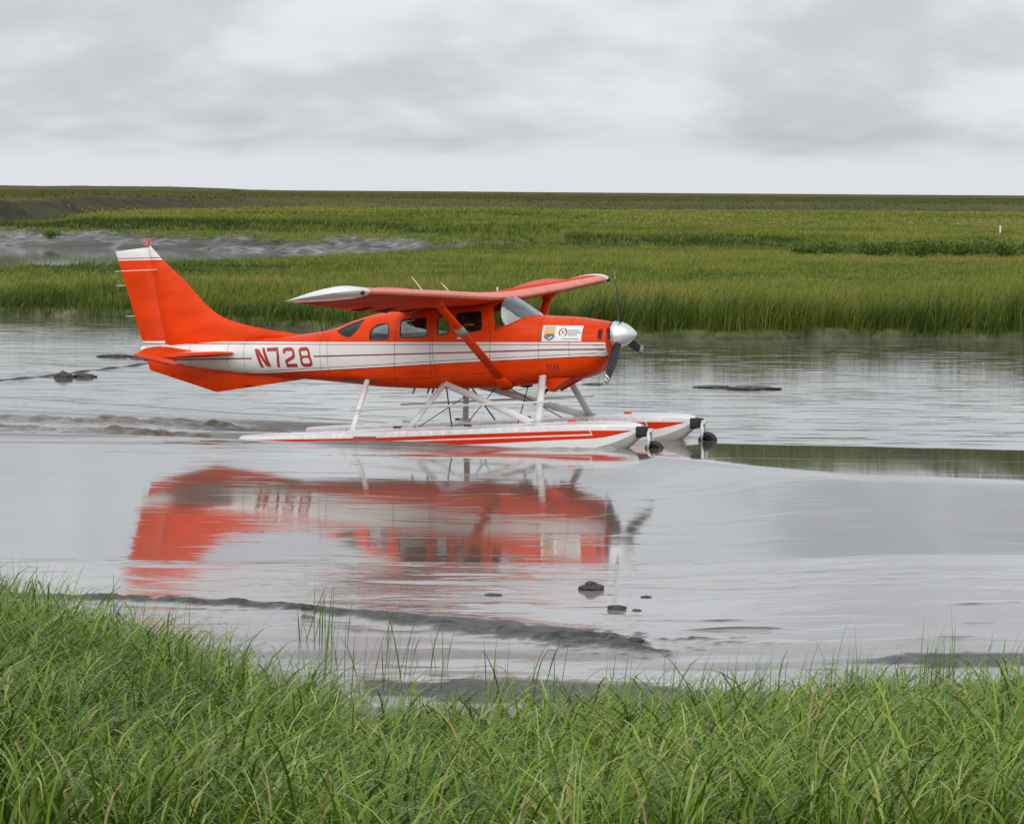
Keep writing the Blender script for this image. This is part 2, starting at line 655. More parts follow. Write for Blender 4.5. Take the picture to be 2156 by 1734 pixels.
def far_height(x, y):
    n = fbm(x * 0.08, y * 0.05, 3, 4)
    n2 = fbm(x * 0.5, y * 0.3, 8, 4)
    s = y - shore(x) + (n2 - 0.5) * 2.6 + (fbm(x * 0.22, y * 0.1, 5, 3) - 0.5) * 5.0
    h = -0.5 + 0.72 * sstep(s, -1.2, 0.6) + 0.38 * sstep(s, 0.5, 9.0) + 0.10 * (n2 - 0.5)
    mud = 1.0 - sstep(s, -0.4, 0.5)
    # side creek cut
    inside = (x < 3.2)
    d1 = y - meadow_back(x)
    d2 = creek_far(x) - y
    cut = sstep(d1, -1.0, 5.0) * sstep(d2, -0.0, 4.0) * inside
    h = h * (1 - cut) + (-0.35) * cut
    # mud bank and terrace behind the creek; on the right the meadow just keeps going
    u = x / np.maximum(y, 1.0)
    up = (-d2) + (n2 - 0.5) * 9.0 + (n - 0.5) * 10.0
    left = 1.0 - sstep(x, 0.0, 14.0)
    bank = sstep(up, 0.0, 24.0)
    lobe = sstep(up, 23.0, 34.0) * sstep(u, -0.118, -0.104)
    hl = -0.3 + 1.36 * bank + 0.42 * lobe + 0.2 * sstep(y, 300, 380)
    far = sstep(-d2, -5.5, -1.0) * inside * left
    hr = h + 0.45 * sstep(y + 6 * (n - 0.5), 238, 262) + 0.35 * sstep(y, 320, 420)
    h = np.where(inside, h * (1 - far) + hl * far, hr)
    h = np.where(inside & (left < 1), h * left + (1 - left) * hr, h)
    peat = mud * (0.85 + 0.15 * n2) * (y < 135)
    mud = np.maximum(mud, cut)
    lump = fbm(x * 0.45, y * 0.22, 171, 4, 0.6)
    mudtop = lerp_pts(u, [(-0.13, 24), (-0.09, 20), (-0.05, 19), (-0.02, 18), (0.0, 13), (0.012, 4)])
    mud = np.maximum(mud, far * (1 - sstep(up + 22 * (lump - 0.5), mudtop - 5, mudtop)))
    peat = np.maximum(peat, far * mud * 0.95 * sstep(lump, 0.44, 0.54))
    h = h + far * mud * 0.9 * (lump - 0.5) * sstep(up, 0, 8)
    # tundra terrace: a steep peat cut bank at the left, a gentle rise elsewhere
    foot = lerp_pts(u, [(-0.2, 292), (-0.127, 298), (-0.112, 325), (-0.092, 405), (-0.066, 450), (-0.05, 520), (0.05, 560), (0.2, 560)])
    wide = lerp_pts(u, [(-0.127, 24), (-0.10, 45), (-0.07, 90), (0.2, 90)])
    rise_t = lerp_pts(u, [(-0.127, 1.75), (-0.10, 1.35), (-0.07, 1.0), (0.2, 1.05)])
    tt = y - foot + (n - 0.5) * lerp_pts(u, [(-0.127, 18), (-0.05, 60)])
    h = h + rise_t * sstep(tt, 0.0, wide)
    tund = sstep(tt, -15.0, 25.0)
    cutb = sstep(tt, -4.0, 2.0) * (1 - sstep(tt, wide * 0.8, wide * 1.25)) * (1 - sstep(u, -0.08, -0.06))
    peat = np.maximum(peat, cutb * (0.55 + 0.45 * sstep(n2, 0.4, 0.6)))
    band = np.exp(-((y - 252 - 14 * (n - 0.5)) / 9.0) ** 2) * sstep(x, -6, 2) * (1 - sstep(x, 13, 22))
    band = np.maximum(band, far * sstep(up, 19, 25) * (1 - sstep(up, 32, 44)))
    # long low rises to the skyline
    h = h + 0.9 * sstep(y, 900, 2600) * (0.75 + 0.5 * n)
    h = h + 1.9 * sstep(y, 1200, 3000) * (1 - sstep(x / np.maximum(y, 1), -0.085, -0.055))
    h = h + (n2 - 0.5) * 0.12 * sstep(y, 140, 400) + (n - 0.5) * 0.5 * sstep(y, 500, 900)
    far_height.peat, far_height.band = peat, band
    return h, mud, tund


ys = np.concatenate([np.arange(100, 130, 0.4), np.arange(130, 260, 1.0), np.arange(260, 480, 2.0), np.geomspace(480, 14000, 110)])
us = np.concatenate([-np.geomspace(0.2, 1.2, 14)[::-1], np.linspace(-0.19, 0.19, 241), np.geomspace(0.2, 1.2, 14)])
YY, UU = np.meshgrid(ys, us, indexing='ij')
XX = UU * YY
hh, mudv, tunv = far_height(XX, YY)
ny, nx = YY.shape
idx = np.arange(ny * nx).reshape(ny, nx)
Q = np.stack([idx[:-1, :-1], idx[:-1, 1:], idx[1:, 1:], idx[1:, :-1]], -1).reshape(-1, 4)
V = np.stack([XX, YY, hh], -1).reshape(-1, 3)
g = arrays('ground', V, Q, M_GROUND, attrs={'mud': mudv.ravel(), 'tundra': tunv.ravel(), 'peat': far_height.peat.ravel()})
tag(g, 'flat marsh and tundra stretching to the horizon', None, None, 'structure')


# ------------------------------------------------------------------ near bank and mud flat
def edge_near(x):
    return lerp_pts(x, [(-14, 37.0), (-8, 35.2), (-4.35, 33.0), (-3.1, 30.9), (-2.2, 28.9), (-1.6, 27.4), (-0.9, 25.9), (-0.25, 25.6),
                        (0.4, 26.4), (1.42, 27.0), (2.45, 27.3), (3.7, 27.6), (8, 28.5), (14, 30)])


def near_height(x, y):
    d = edge_near(x) + (fbm(x * 1.1, y * 1.1, 5, 3) - 0.5) * 1.2 - y
    h = 0.085 * d + 0.10 * (fbm(x * 0.9, y * 0.9, 21, 3) - 0.5) * sstep(d, 0, 3)
    h = np.minimum(h, 1.9 + 0.02 * d)
    return np.maximum(h, -0.2)


xs = np.linspace(-16, 16, 161)
ys2 = np.linspace(-12, 40.5, 211)
XN, YN = np.meshgrid(xs, ys2, indexing='xy')
hN = near_height(XN, YN)
n1_, n2_ = XN.shape
idx = np.arange(n1_ * n2_).reshape(n1_, n2_)
Q = np.stack([idx[:-1, :-1], idx[:-1, 1:], idx[1:, 1:], idx[1:, :-1]], -1).reshape(-1, 4)
zero = np.zeros(XN.size)
o = arrays('river_bank', np.stack([XN, YN, hN], -1).reshape(-1, 3), Q, M_GROUND, attrs={'mud': zero, 'tundra': zero, 'peat': zero})
tag(o, 'grassy river bank sloping down to the mud flat', None, None, 'structure')

RUT = [(-6.5, 38.6), (-4.5, 37.5), (-3.3, 37.15), (-2.1, 36.8), (-1.3, 36.1), (-0.6, 35.5), (0.1, 34.8), (0.6, 34.2), (1.0, 33.7), (1.2, 33.3)]


def mud_height(x, y):
    """relief of the mud flat above its thin water film, and how bare the mud is"""
    ridge_y = lerp_pts(x, RUT)
    wob = (fbm(x * 1.6, x * 0 + 3.0, 31, 3) - 0.5) * 0.5
    wid = lerp_pts(x, [(-6, 0.16), (-3.5, 0.22), (-1.8, 0.26), (-0.4, 0.55), (0.6, 0.62), (1.25, 0.25), (1.6, 0.05)])
    on = sstep(x, -7.5, -6.5) * (1 - sstep(x, 1.0, 1.5))
    dy = (y - ridge_y - wob) / wid
    rough = fbm(x * 7, y * 4.0, 41, 4)
    ridge = on * np.exp(-dy * dy) * (0.15 + 1.5 * rough)
    # low streaks left by the ebb
    st = fbm(x * 0.35, y * 1.3, 51, 4, 0.55)
    st2 = fbm(x * 1.1 + 3, y * 3.2, 57, 3, 0.55)
    streak = sstep(st * 0.7 + st2 * 0.3, 0.58, 0.70)
    near = 1 - sstep(y, 34.0, 37.5)
    # pools and mud hollows against the grass, and the bare patch at right
    d = y - edge_near(x)
    fringe = (1 - sstep(d, 0.0, 2.2)) * sstep(fbm(x * 0.9, y * 1.6, 61, 3), 0.40, 0.55)
    hollow = sstep(fbm(x * 0.9 + 9, y * 2.2, 66, 4), 0.36, 0.50) * sstep(x, -1.35, -0.9) * (1 - sstep(x, 1.0, 1.9)) * np.exp(-((y - 30.6 + 0.25 * x) / 0.75) ** 2)
    spots = sstep(fbm(x * 13, y * 8, 67, 3), 0.60, 0.68) * np.exp(-((x - 0.9) / 0.7) ** 2 - ((y - 33.9) / 1.1) ** 2)
    right = sstep(x, 2.1, 3.4) * sstep(fbm(x * 0.5 + 4, y * 1.4, 71, 3), 0.44, 0.58) * (1 - sstep(y, 32.2, 33.6)) * sstep(y, 30, 31)
    right2 = sstep(fbm(x * 0.45 - 4, y * 2.6, 77, 3), 0.60, 0.68) * sstep(x, 0.6, 2.0) * sstep(y, 34.3, 35.0) * (1 - sstep(y, 36.2, 36.8))
    bare = np.clip(ridge * 1.3 + streak * (0.12 + 0.22 * near) + fringe * 0.9 + hollow * 1.1 + spots + right * 0.85 + right2 * 0.8, 0, 1)
    bare = sstep(bare + 0.75 * (fbm(x * 7, y * 5.0, 83, 4, 0.6) - 0.5), 0.22, 0.62)
    soft = (1 - sstep(y, 30.0, 35.5)) * sstep(fbm(x * 0.5, y * 1.7, 87, 4), 0.40, 0.66) * 0.55
    bare = np.maximum(bare, soft)
    h = 0.125 * sstep(x, 1.2, 5.0) * sstep(y, 27, 39) + 0.05 * ridge + 0.012 * streak + 0.02 * (fringe + hollow + right + right2 + spots) + (fbm(x * 1.0, y * 1.0, 81, 3) - 0.5) * 0.006
    return h, bare


xs = np.concatenate([np.linspace(-16, -7.2, 30), np.arange(-7, 7.01, 0.05), np.linspace(7.2, 16, 30)])
ys3 = np.arange(25.0, 41.31, 0.055)
XM, YM = np.meshgrid(xs, ys3, indexing='xy')
hM, bareM = mud_height(XM, YM)
lip = (fbm(XM * 0.5, XM * 0, 91, 3) - 0.5) * 0.5
YM2 = YM + lip * sstep(YM, 39.5, 41.2)
n1_, n2_ = XM.shape
VM = np.stack([XM, YM2, hM], -1)
VM = np.concatenate([VM, (VM[-1:] + np.array([0, 0.05, -0.5]))], 0)      # edge drops into the channel
n1_ += 1
idx = np.arange(n1_ * n2_).reshape(n1_, n2_)
Q = np.stack([idx[:-1, :-1], idx[:-1, 1:], idx[1:, 1:], idx[1:, :-1]], -1).reshape(-1, 4)
rip = 0.55 + 0.75 * sstep(fbm(XM * 0.25, YM * 0.6, 93, 3), 0.35, 0.65)
rip = np.concatenate([rip, rip[-1:]], 0)
bare2 = np.concatenate([bareM, bareM[-1:]], 0)
o = arrays('mud_flat', VM.reshape(-1, 3), Q, M_FILM, attrs={'ripple': rip.ravel(), 'mud': bare2.ravel()})
tag(o, 'wet grey mud flat shining under a thin film of water', None, None, 'structure')


# ------------------------------------------------------------------ river
PLANE_O = Vector((1.9365, 61.179, 0.0))
YAW, PITCH = R(-21.2), R(2.0)
PM = Matrix.Rotation(YAW, 4, 'Z') @ Matrix.Rotation(-PITCH, 4, 'Y')
_cy, _sy = math.cos(YAW), math.sin(YAW)


def to_plane(x, y):
    dx, dy = x - PLANE_O.x, y - PLANE_O.y
    return dx * _cy + dy * _sy, -dx * _sy + dy * _cy


def water_height(x, y):
    # bow swell: smooth water in front of the floats tilts gently, ripples begin beyond its crest line
    yf = lerp_pts(x, [(-16, 57.9), (-7.3, 57.9), (-4, 58.0), (-1.2, 58.4), (0.8, 59.6), (2.2, 60.8), (3.1, 61.6), (7.7, 60.4), (16, 59.0)])
    yn = lerp_pts(x, [(-16, 57.9), (-5.5, 57.8), (-4, 57.0), (0, 57.8), (1.6, 58.3), (2.3, 56.0), (3.0, 52.8), (4.2, 50.0), (6.5, 48.6), (16, 48.2)])
    yf = yf + (fbm(x * 0.8, x * 0, 12, 3) - 0.5) * 0.5
    yn = yn + (fbm(x * 0.4, x * 0, 13, 3) - 0.5) * 0.3
    rise = 0.0275
    # slope: zero in the ripples, falling away from the viewer on the swell, then easing back toward the shore
    on = 1 - sstep(y, yf - 0.6, yf + 0.3)
    away = rise * on * sstep(y, yn - 0.8, yn + 0.8)
    dy = np.gradient(y, axis=0)
    up_ = np.cumsum((away * dy)[::-1], 0)[::-1]
    crest = up_[0:1]
    low = lerp_pts(x, [(-16, 0.03), (-6.5, 0.03), (1.5, 0.03), (3.0, -0.02), (4.5, -0.10), (16, -0.10)])
    back = (crest + low) * (1 - sstep(y, 40.0, yn + 0.8))
    z = up_ - back
    # ripple zone mask
    rip = sstep(y, yf - 0.15, yf + 0.5)
    rip = rip * (0.55 + 0.45 * sstep(fbm(x * 0.12, y * 0.10, 17, 3), 0.35, 0.65))
    rip = lerp_pts(x, [(-5, 0.12), (1.5, 0.12), (3.2, 0.04), (16, 0.04)]) + 0.90 * rip
    rip = rip + 0.16 * sstep(x, 1.5, 3.0) * (1 - sstep(y, yn - 2.0, yn + 0.3)) * (0.4 + 1.2 * fbm(x * 0.3, y * 0.35, 19, 3))
    lf = (1 - sstep(x, -6.6, -4.8)) * (1 - sstep(y, 56.5, 57.8))
    rip = np.maximum(rip, 0.10 * lf)
    # long shallow undulations
    z = z + 0.012 * (fbm(x * 0.25, y * 0.6, 23, 3) - 0.5) * rip
    # wake behind the floats
    px, py = to_plane(x, y)
    mud = np.zeros_like(x)
    for fy in (-1.25, 1.25):
        s = -5.6 - px
        spread = 0.28 + 0.10 * np.clip(s, 0, 8)
        env = sstep(s, 0.35, 1.2) * (1 - sstep(s, 6.0, 12.0))
        core = np.exp(-((py - fy) / spread) ** 2) * env
        ch = fbm(px * 2.2, py * 3.0, 27, 4)
        z = z + core * (0.20 * (ch - 0.42) + 0.10 * (fbm(px * 6, py * 7, 28, 3) - 0.5) + 0.09 * np.exp(-np.clip(s - 1.2, 0, 9) * 0.35))
        mud = np.maximum(mud, core * 0.8 * sstep(ch, 0.3, 0.6))
        rip = np.maximum(rip, core)
    # bow wave sheets lying along the outer sides
    for fy, sg in ((-1.66, -1), (1.66, 1)):
        off = (py - fy) * sg
        l = sstep(px, -5.2, -3.9) * (1 - sstep(px, -2.6, -0.2))
        cr = l * np.exp(-((off - 0.42) / 0.24) ** 2)
        z = z + cr * (0.045 + 0.035 * (fbm(px * 2.5, py * 5, 29, 4) - 0.5) + 0.04 * sstep(px, -5.2, -4.0) * (1 - sstep(px, -3.6, -2.0)))
        mud = np.maximum(mud, cr * 0.75)
        rip = np.maximum(rip, cr * 0.6)
        l2 = sstep(px, -1.6, -0.4) * (1 - sstep(px, 0.15, 0.6))
        z = z + 0.06 * l2 * np.exp(-((off - 0.10) / 0.10) ** 2) * fbm(px * 6, py * 6, 33, 3)
    for fy in (-1.25, 1.25):
        a_ = sstep(-px, 2.4, 4.6) * (1 - sstep(-px, 6.6, 8.6))
        z = z - 0.125 * a_ * np.exp(-((py - fy) / 0.85) ** 4)
    # diverging wake lines
    for k, (ax, wv, am) in enumerate(((0.16, 0.22, 0.05), (0.30, 0.30, 0.035), (0.44, 0.35, 0.03))):
        s = -3.2 - px
        for sg in (-1, 1):
            ln = np.abs(py - sg * (1.7 + ax * np.clip(s, 0, 40)))
            z = z + am * np.exp(-(ln / wv) ** 2) * sstep(s, 0.5, 3.0) * (1 - sstep(s, 16, 26))
    return z, np.clip(rip, 0, 1), np.clip(mud, 0, 1)


xs = np.concatenate([-np.geomspace(9.3, 60, 40)[::-1], np.arange(-9.2, 9.21, 0.095), np.geomspace(9.3, 60, 40)])
ysw = np.concatenate([np.arange(40.9, 55.5, 0.14), np.arange(55.5, 66.0, 0.075), np.arange(66.0, 76, 0.16), np.arange(76, 131, 0.4)])
XW, YW = np.meshgrid(xs, ysw, indexing='xy')
zW, ripW, mudW = water_height(XW, YW)
n1_, n2_ = XW.shape
idx = np.arange(n1_ * n2_).reshape(n1_, n2_)
Q = np.stack([idx[:-1, :-1], idx[:-1, 1:], idx[1:, 1:], idx[1:, :-1]], -1).reshape(-1, 4)
o = arrays('water', np.stack([XW, YW, zW], -1).reshape(-1, 3), Q, M_WATER, attrs={'ripple': ripW.ravel(), 'mud': mudW.ravel()})
tag(o, 'silty tidal river, calm in front and rippled beyond the floatplane', None, None, 'structure')
xs = np.linspace(-90, 4, 48)
ys4 = np.linspace(117, 292, 60)
XC, YC = np.meshgrid(xs, ys4, indexing='xy')
n1_, n2_ = XC.shape
idx = np.arange(n1_ * n2_).reshape(n1_, n2_)
Q = np.stack([idx[:-1, :-1], idx[:-1, 1:], idx[1:, 1:], idx[1:, :-1]], -1).reshape(-1, 4)
o = arrays('creek_water', np.stack([XC, YC, XC * 0 - 0.02], -1).reshape(-1, 3), Q, M_WATER, attrs={'ripple': np.full(XC.size, 0.02), 'mud': np.zeros(XC.size)})
tag(o, 'dark side creek behind the meadow', None, None, 'structure')


# ------------------------------------------------------------------ grass as real blades
def blades(name, x, y, z, L, az, phi0, bend, w, tint, segs, mat, twist=0.5, parent=None, curl=1.7, tip=0.0):
    n = len(x)
    t = np.linspace(0, 1, segs + 1)
    phi = phi0[:, None] + bend[:, None] * t[None, :] ** curl
    ds = (L / segs)[:, None]
    dr = np.sin(phi) * ds
    dz = np.cos(phi) * ds
    r = np.concatenate([np.zeros((n, 1)), np.cumsum(dr[:, :-1], 1)], 1)
    hz = np.concatenate([np.zeros((n, 1)), np.cumsum(dz[:, :-1], 1)], 1)
    cx, cy = np.cos(az)[:, None], np.sin(az)[:, None]
    px, py, pz = x[:, None] + r * cx, y[:, None] + r * cy, z[:, None] + hz
    ta = (az + np.pi / 2 + rng.normal(0, twist, n))[:, None] + rng.normal(0, 0.5, n)[:, None] * t[None, :]
    wid = (w[:, None] * np.clip(1 - t[None, :] ** 2.2, 0.04, 1) * (0.6 + 0.4 * np.minimum(1, t[None, :] * 4))) / 2
    sx, sy = np.cos(ta) * wid, np.sin(ta) * wid
    A = np.stack([px - sx, py - sy, pz], -1)
    B = np.stack([px + sx, py + sy, pz], -1)
    V = np.stack([A, B], 2).reshape(n, (segs + 1) * 2, 3)
    base = (np.arange(n) * (segs + 1) * 2)[:, None]
    k = np.arange(segs)[None, :] * 2
    Q = np.stack([base + k, base + k + 1, base + k + 3, base + k + 2], -1).reshape(-1, 4)
    # reflected sky put into the tint: blade tips painted paler by varying amounts
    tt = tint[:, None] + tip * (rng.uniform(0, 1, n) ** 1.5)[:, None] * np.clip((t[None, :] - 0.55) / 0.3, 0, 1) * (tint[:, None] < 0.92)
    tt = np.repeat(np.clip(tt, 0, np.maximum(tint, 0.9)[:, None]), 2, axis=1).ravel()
    return arrays(name, V.reshape(-1, 3), Q, mat, parent=parent, attrs={'tint': np.clip(tt, 0, 1)})


def scatter_tufts(n, xr, yr, per, spread, mask=None):
    x = rng.uniform(*xr, n)
    y = rng.uniform(*yr, n)
    if mask is not None:
        k = mask(x, y)
        x, y = x[k], y[k]
    ti = rng.uniform(0, 1, len(x))
    bx = np.repeat(x, per) + rng.normal(0, spread, len(x) * per)
    by = np.repeat(y, per) + rng.normal(0, spread, len(x) * per)
    return bx, by, np.repeat(ti, per), np.repeat(np.arange(len(x)), per)


# foreground sedge
def fg_mask(x, y):
    d = edge_near(x) - y
    wedge = np.abs(x) < 0.132 * y + 0.7
    cl = fbm(x * 0.8, y * 0.8, 101, 3)
    return wedge & (d > -0.5 + 1.6 * (cl - 0.5)) & (rng.uniform(0, 1, len(x)) < 0.35 + 0.65 * sstep(d, -0.3, 1.6))


bx, by, ti, tid = scatter_tufts(5600, (-6.5, 6.5), (15.3, 36.5), 16, 0.06, fg_mask)
n = len(bx)
wind = 0.15
tuft_az = wind + rng.normal(0, 1.0, tid.max() + 1) + 1.6 * (fbm(bx[::16], by[::16] * 1.0, 115, 2) - 0.5)
az = np.where(rng.uniform(0, 1, n) < 0.5, tuft_az[tid] + rng.normal(0, 0.5, n), rng.uniform(0, 6.3, n))
L = rng.normal(0.74, 0.17, n).clip(0.25, 1.1) * (0.8 + 0.4 * fbm(bx * 0.7, by * 0.7, 111, 3))
patch = fbm(bx * 0.45, by * 0.45, 121, 3)
tint = 0.06 + 0.5 * patch + 0.35 * (ti - 0.5) + rng.normal(0, 0.17, n)
tint = np.minimum(tint, 0.86)
pick = rng.uniform(0, 1, n)
tint = np.where(pick < 0.05, 0.98, np.where(pick > 0.92, 0.90, tint))
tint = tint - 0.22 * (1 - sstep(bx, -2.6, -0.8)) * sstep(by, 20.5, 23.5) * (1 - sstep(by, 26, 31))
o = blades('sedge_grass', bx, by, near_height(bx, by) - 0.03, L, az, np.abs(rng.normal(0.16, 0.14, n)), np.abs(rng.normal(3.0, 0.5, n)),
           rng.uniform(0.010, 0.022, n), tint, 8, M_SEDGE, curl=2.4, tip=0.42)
tag(o, 'dense arching green sedge covering the near bank', 'grass', None, 'stuff')

# emergent fringe along the near bank: thinner, straighter stems standing in the wet mud
def fr_mask(x, y):
    d = y - edge_near(x)
    cl = fbm(x * 1.1, y * 1.1, 131, 3)
    return (d > -0.6) & (d < 3.2) & (np.abs(x) < 0.135 * y + 0.5) & (rng.uniform(0, 1, len(x)) < np.exp(-np.clip(d, 0, 9) * 0.95) * sstep(cl, 0.36, 0.55))


bx, by, ti, tid = scatter_tufts(9000, (-6, 6), (25, 38.5), 7, 0.06, fr_mask)
n = len(bx)
o = blades('fringe_sedge', bx, by, np.maximum(near_height(bx, by), -0.02) - 0.02, rng.normal(0.48, 0.14, n).clip(0.15, 0.85), rng.normal(0.2, 1.0, n),
           np.abs(rng.normal(0.1, 0.1, n)), np.abs(rng.normal(0.7, 0.5, n)), rng.uniform(0.006, 0.011, n),
           0.22 + 0.25 * ti + rng.normal(0, 0.12, n), 6, M_SEDGE)
tag(o, 'thin upright sedge stems thinning out into the wet mud', 'grass', None, 'stuff')


# meadow across the river
def mask_meadow(x, y):
    h, m_, t_ = far_height(x, y)
    return (np.abs(x) < 0.134 * y + 1) & (m_ < 0.45) & (t_ < 0.5) & (h > 0.03)


def meadow(name, n0, yr, per, spread, Lm, wid, segs, label, tb):
    half = 0.134 * yr[1] + 2
    bx, by, ti, tid = scatter_tufts(n0, (-half, half), yr, per, spread, mask_meadow)
    n = len(bx)
    h, m_, t_ = far_height(bx, by)
    sh = by - shore(bx)
    tall = 0.8 + 1.0 * (1 - sstep(sh, 0.5, 7.0)) * sstep(bx, -2, 4)
    cl = fbm(bx * 0.30, by * 0.12, 141, 4, 0.6)
    cl2 = fbm(bx * 0.05, by * 0.03, 147, 3)
    cl3 = fbm(bx * 1.3, by * 0.7, 149, 3)
    band = far_height.band
    L = rng.normal(Lm, Lm * 0.22, n).clip(0.08, 2) * tall * (0.25 + 0.6 * cl + 0.9 * cl3) * (1 + 0.5 * band)
    tint = tb + 1.0 * (cl2 - 0.5) + 0.95 * (cl - 0.5) + 0.6 * (cl3 - 0.5) + 0.3 * (ti - 0.5) + rng.normal(0, 0.12, n) - 0.42 * band
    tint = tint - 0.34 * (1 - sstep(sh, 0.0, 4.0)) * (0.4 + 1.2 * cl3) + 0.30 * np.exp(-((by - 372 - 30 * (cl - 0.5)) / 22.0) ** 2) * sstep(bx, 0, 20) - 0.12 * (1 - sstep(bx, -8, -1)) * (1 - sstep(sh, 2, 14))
    az = rng.normal(0.3, 1.1, n)
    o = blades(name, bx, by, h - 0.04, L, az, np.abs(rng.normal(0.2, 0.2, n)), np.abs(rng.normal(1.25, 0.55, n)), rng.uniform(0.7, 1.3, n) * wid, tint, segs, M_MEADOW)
    tag(o, label, 'grass', None, 'stuff')
    return o


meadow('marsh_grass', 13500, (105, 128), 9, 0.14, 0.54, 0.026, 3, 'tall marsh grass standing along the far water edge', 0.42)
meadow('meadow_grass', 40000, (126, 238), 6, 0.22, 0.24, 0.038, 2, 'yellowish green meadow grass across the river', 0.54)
meadow('meadow_grass', 26000, (236, 345), 6, 0.40, 0.30, 0.07, 2, 'green grass on the bank beyond the side creek', 0.46)
meadow('meadow_grass', 30000, (340, 640), 4, 0.9, 0.30, 0.16, 2, 'pale yellow green meadow band below the tundra', 0.50)


def mask_tundra(x, y):
    h, m_, t_ = far_height(x, y)
    return (np.abs(x) < 0.134 * y + 1) & (m_ < 0.4) & (t_ > 0.3) & (far_height.peat < rng.uniform(0.3, 1.1, len(x)))


bx, by, ti, tid = scatter_tufts(36000, (-190, 190), (290, 1400), 5, 0.9, mask_tundra)
n = len(bx)
h, m_, t_ = far_height(bx, by)
cl = fbm(bx * 0.05, by * 0.02, 151, 4)
slope_dark = (1 - sstep(t_, 0.6, 1.0)) * 0.25
o = blades('tundra_tussocks', bx, by, h - 0.05, rng.normal(0.26, 0.10, n).clip(0.08, 1) * (0.6 + 0.9 * cl) + 0.3 * slope_dark, rng.uniform(0, 6.3, n), np.abs(rng.normal(0.3, 0.25, n)),
           np.abs(rng.normal(0.8, 0.4, n)), rng.uniform(0.2, 0.45, n), 0.45 + 1.1 * (cl - 0.5) - slope_dark + rng.normal(0, 0.14, n), 1, M_TUNDRA)
tag(o, 'brownish tundra tussocks running to the skyline', 'tundra plants', None, 'stuff')


# emergent dark stems in the shallows along the far left shore
def mask_em(x, y):
    s = shore(x) - y
    return (s > -1.5) & (s < 4.5) & (x < 3.0) & (rng.uniform(0, 1, len(x)) < np.exp(-np.clip(s, 0, 9) * 0.55) * sstep(fbm(x * 0.5, y * 0.5, 161, 3), 0.38, 0.6))


bx, by, ti, tid = scatter_tufts(3600, (-18, 3), (103, 124), 6, 0.15, mask_em)
n = len(bx)
o = blades('shallow_reeds', bx, by, np.full(n, -0.05), rng.normal(0.42, 0.13, n).clip(0.1, 0.8), rng.uniform(0, 6.3, n), np.abs(rng.normal(0.08, 0.08, n)),
           np.abs(rng.normal(0.4, 0.3, n)), rng.uniform(0.014, 0.03, n), 0.05 + 0.25 * ti + rng.normal(0, 0.08, n), 3, M_MEADOW)
tag(o, 'dark stems standing in the shallows along the far left shore', 'reeds', None, 'stuff')


# ------------------------------------------------------------------ single plants
def leafy(name, loc, rx, ry, hgt, nl, leaf, label, cat, seed, group=None, mat=None):
    """shrub: stems from the base and leaf faces spread through an uneven crown"""
    r = np.random.default_rng(seed)
    root = empty(name, loc)
    tag(root, label, cat, group)
    st = []
    for k in range(7):
        a = r.uniform(0, 6.28)
        q = r.uniform(0.2, 0.75)
        st.append((q * rx * math.cos(a), q * ry * math.sin(a), hgt * r.uniform(0.5, 0.85)))
    bmv, bmf = [], []
    for (x, y, z) in st:
        b0 = len(bmv)
        w = 0.012 + 0.012 * hgt
        bmv += [(-w, 0, -0.1), (w, 0, -0.1), (0, w, -0.1), (x - w * .4, y, z), (x + w * .4, y, z), (x, y + w * .4, z)]
        bmf += [(b0, b0 + 1, b0 + 4, b0 + 3), (b0 + 1, b0 + 2, b0 + 5, b0 + 4), (b0 + 2, b0, b0 + 3, b0 + 5)]
    pydata('stems', bmv, bmf, M_MUD, root, False)
    lob = [(s[0], s[1], s[2] * 0.85, r.uniform(0.35, 0.6)) for s in st]
    V, Fq, T = [], [], []
    for k in range(nl):
        lx, ly, lz, lr = lob[r.integers(len(lob))]
        d = r.normal(0, 1, 3)
        d /= np.linalg.norm(d)
        q = r.uniform(0.35, 1.0) ** 0.5
        p = np.array([lx + d[0] * q * lr * rx, ly + d[1] * q * lr * ry, lz + d[2] * q * lr * hgt * 0.75])
        if p[2] < 0.02:
            p[2] = r.uniform(0.02, 0.15)
        a = r.normal(0, 1, 3)
        a /= np.linalg.norm(a)
        b = np.cross(a, r.normal(0, 1, 3))
        b /= np.linalg.norm(b)
        s = leaf * r.uniform(0.6, 1.4)
        b0 = len(V)
        V += [p - a * s, p + b * s * 0.4, p + a * s, p - b * s * 0.4]
        Fq.append((b0, b0 + 1, b0 + 2, b0 + 3))
        T += [float(np.clip(r.normal(0.45, 0.22), 0, 1))] * 4
    arrays('foliage', np.array(V), np.array(Fq), mat or M_SHRUB, parent=root, smooth=False, attrs={'tint': np.array(T)})
    return root


def gz(x, y):
    return float(far_height(np.array([float(x)]), np.array([float(y)]))[0][0])


SHRUBS = [
    (15.9, 212, 1.5, 1.2, 0.75, 'small dark green shrub standing apart, first of the row left of the wide bushes'),
    (18.4, 206, 1.6, 1.3, 0.95, 'rounded dark shrub just right of the small isolated one on the meadow'),
    (20.6, 203, 2.0, 1.4, 1.10, 'broad dark bush at the near end of the thicket on the meadow'),
    (22.8, 204, 1.9, 1.4, 1.15, 'tallest bushy dark shrub in the middle of the thicket on the meadow'),
    (25.0, 206, 1.9, 1.4, 1.10, 'dark bush below and nearest to the white stake on the meadow'),
    (27.2, 209, 1.8, 1.3, 1.05, 'dark bush closing the thicket at the picture edge on the meadow'),
]
for i, (x, y, rx, ry, h_, lab) in enumerate(SHRUBS):
    leafy('shrub', (x, y, gz(x, y) - 0.05), rx, ry, h_ * 0.92, 1500, 0.085, lab, 'shrub', 300 + i, 'dark shrubs in a thicket on the meadow')
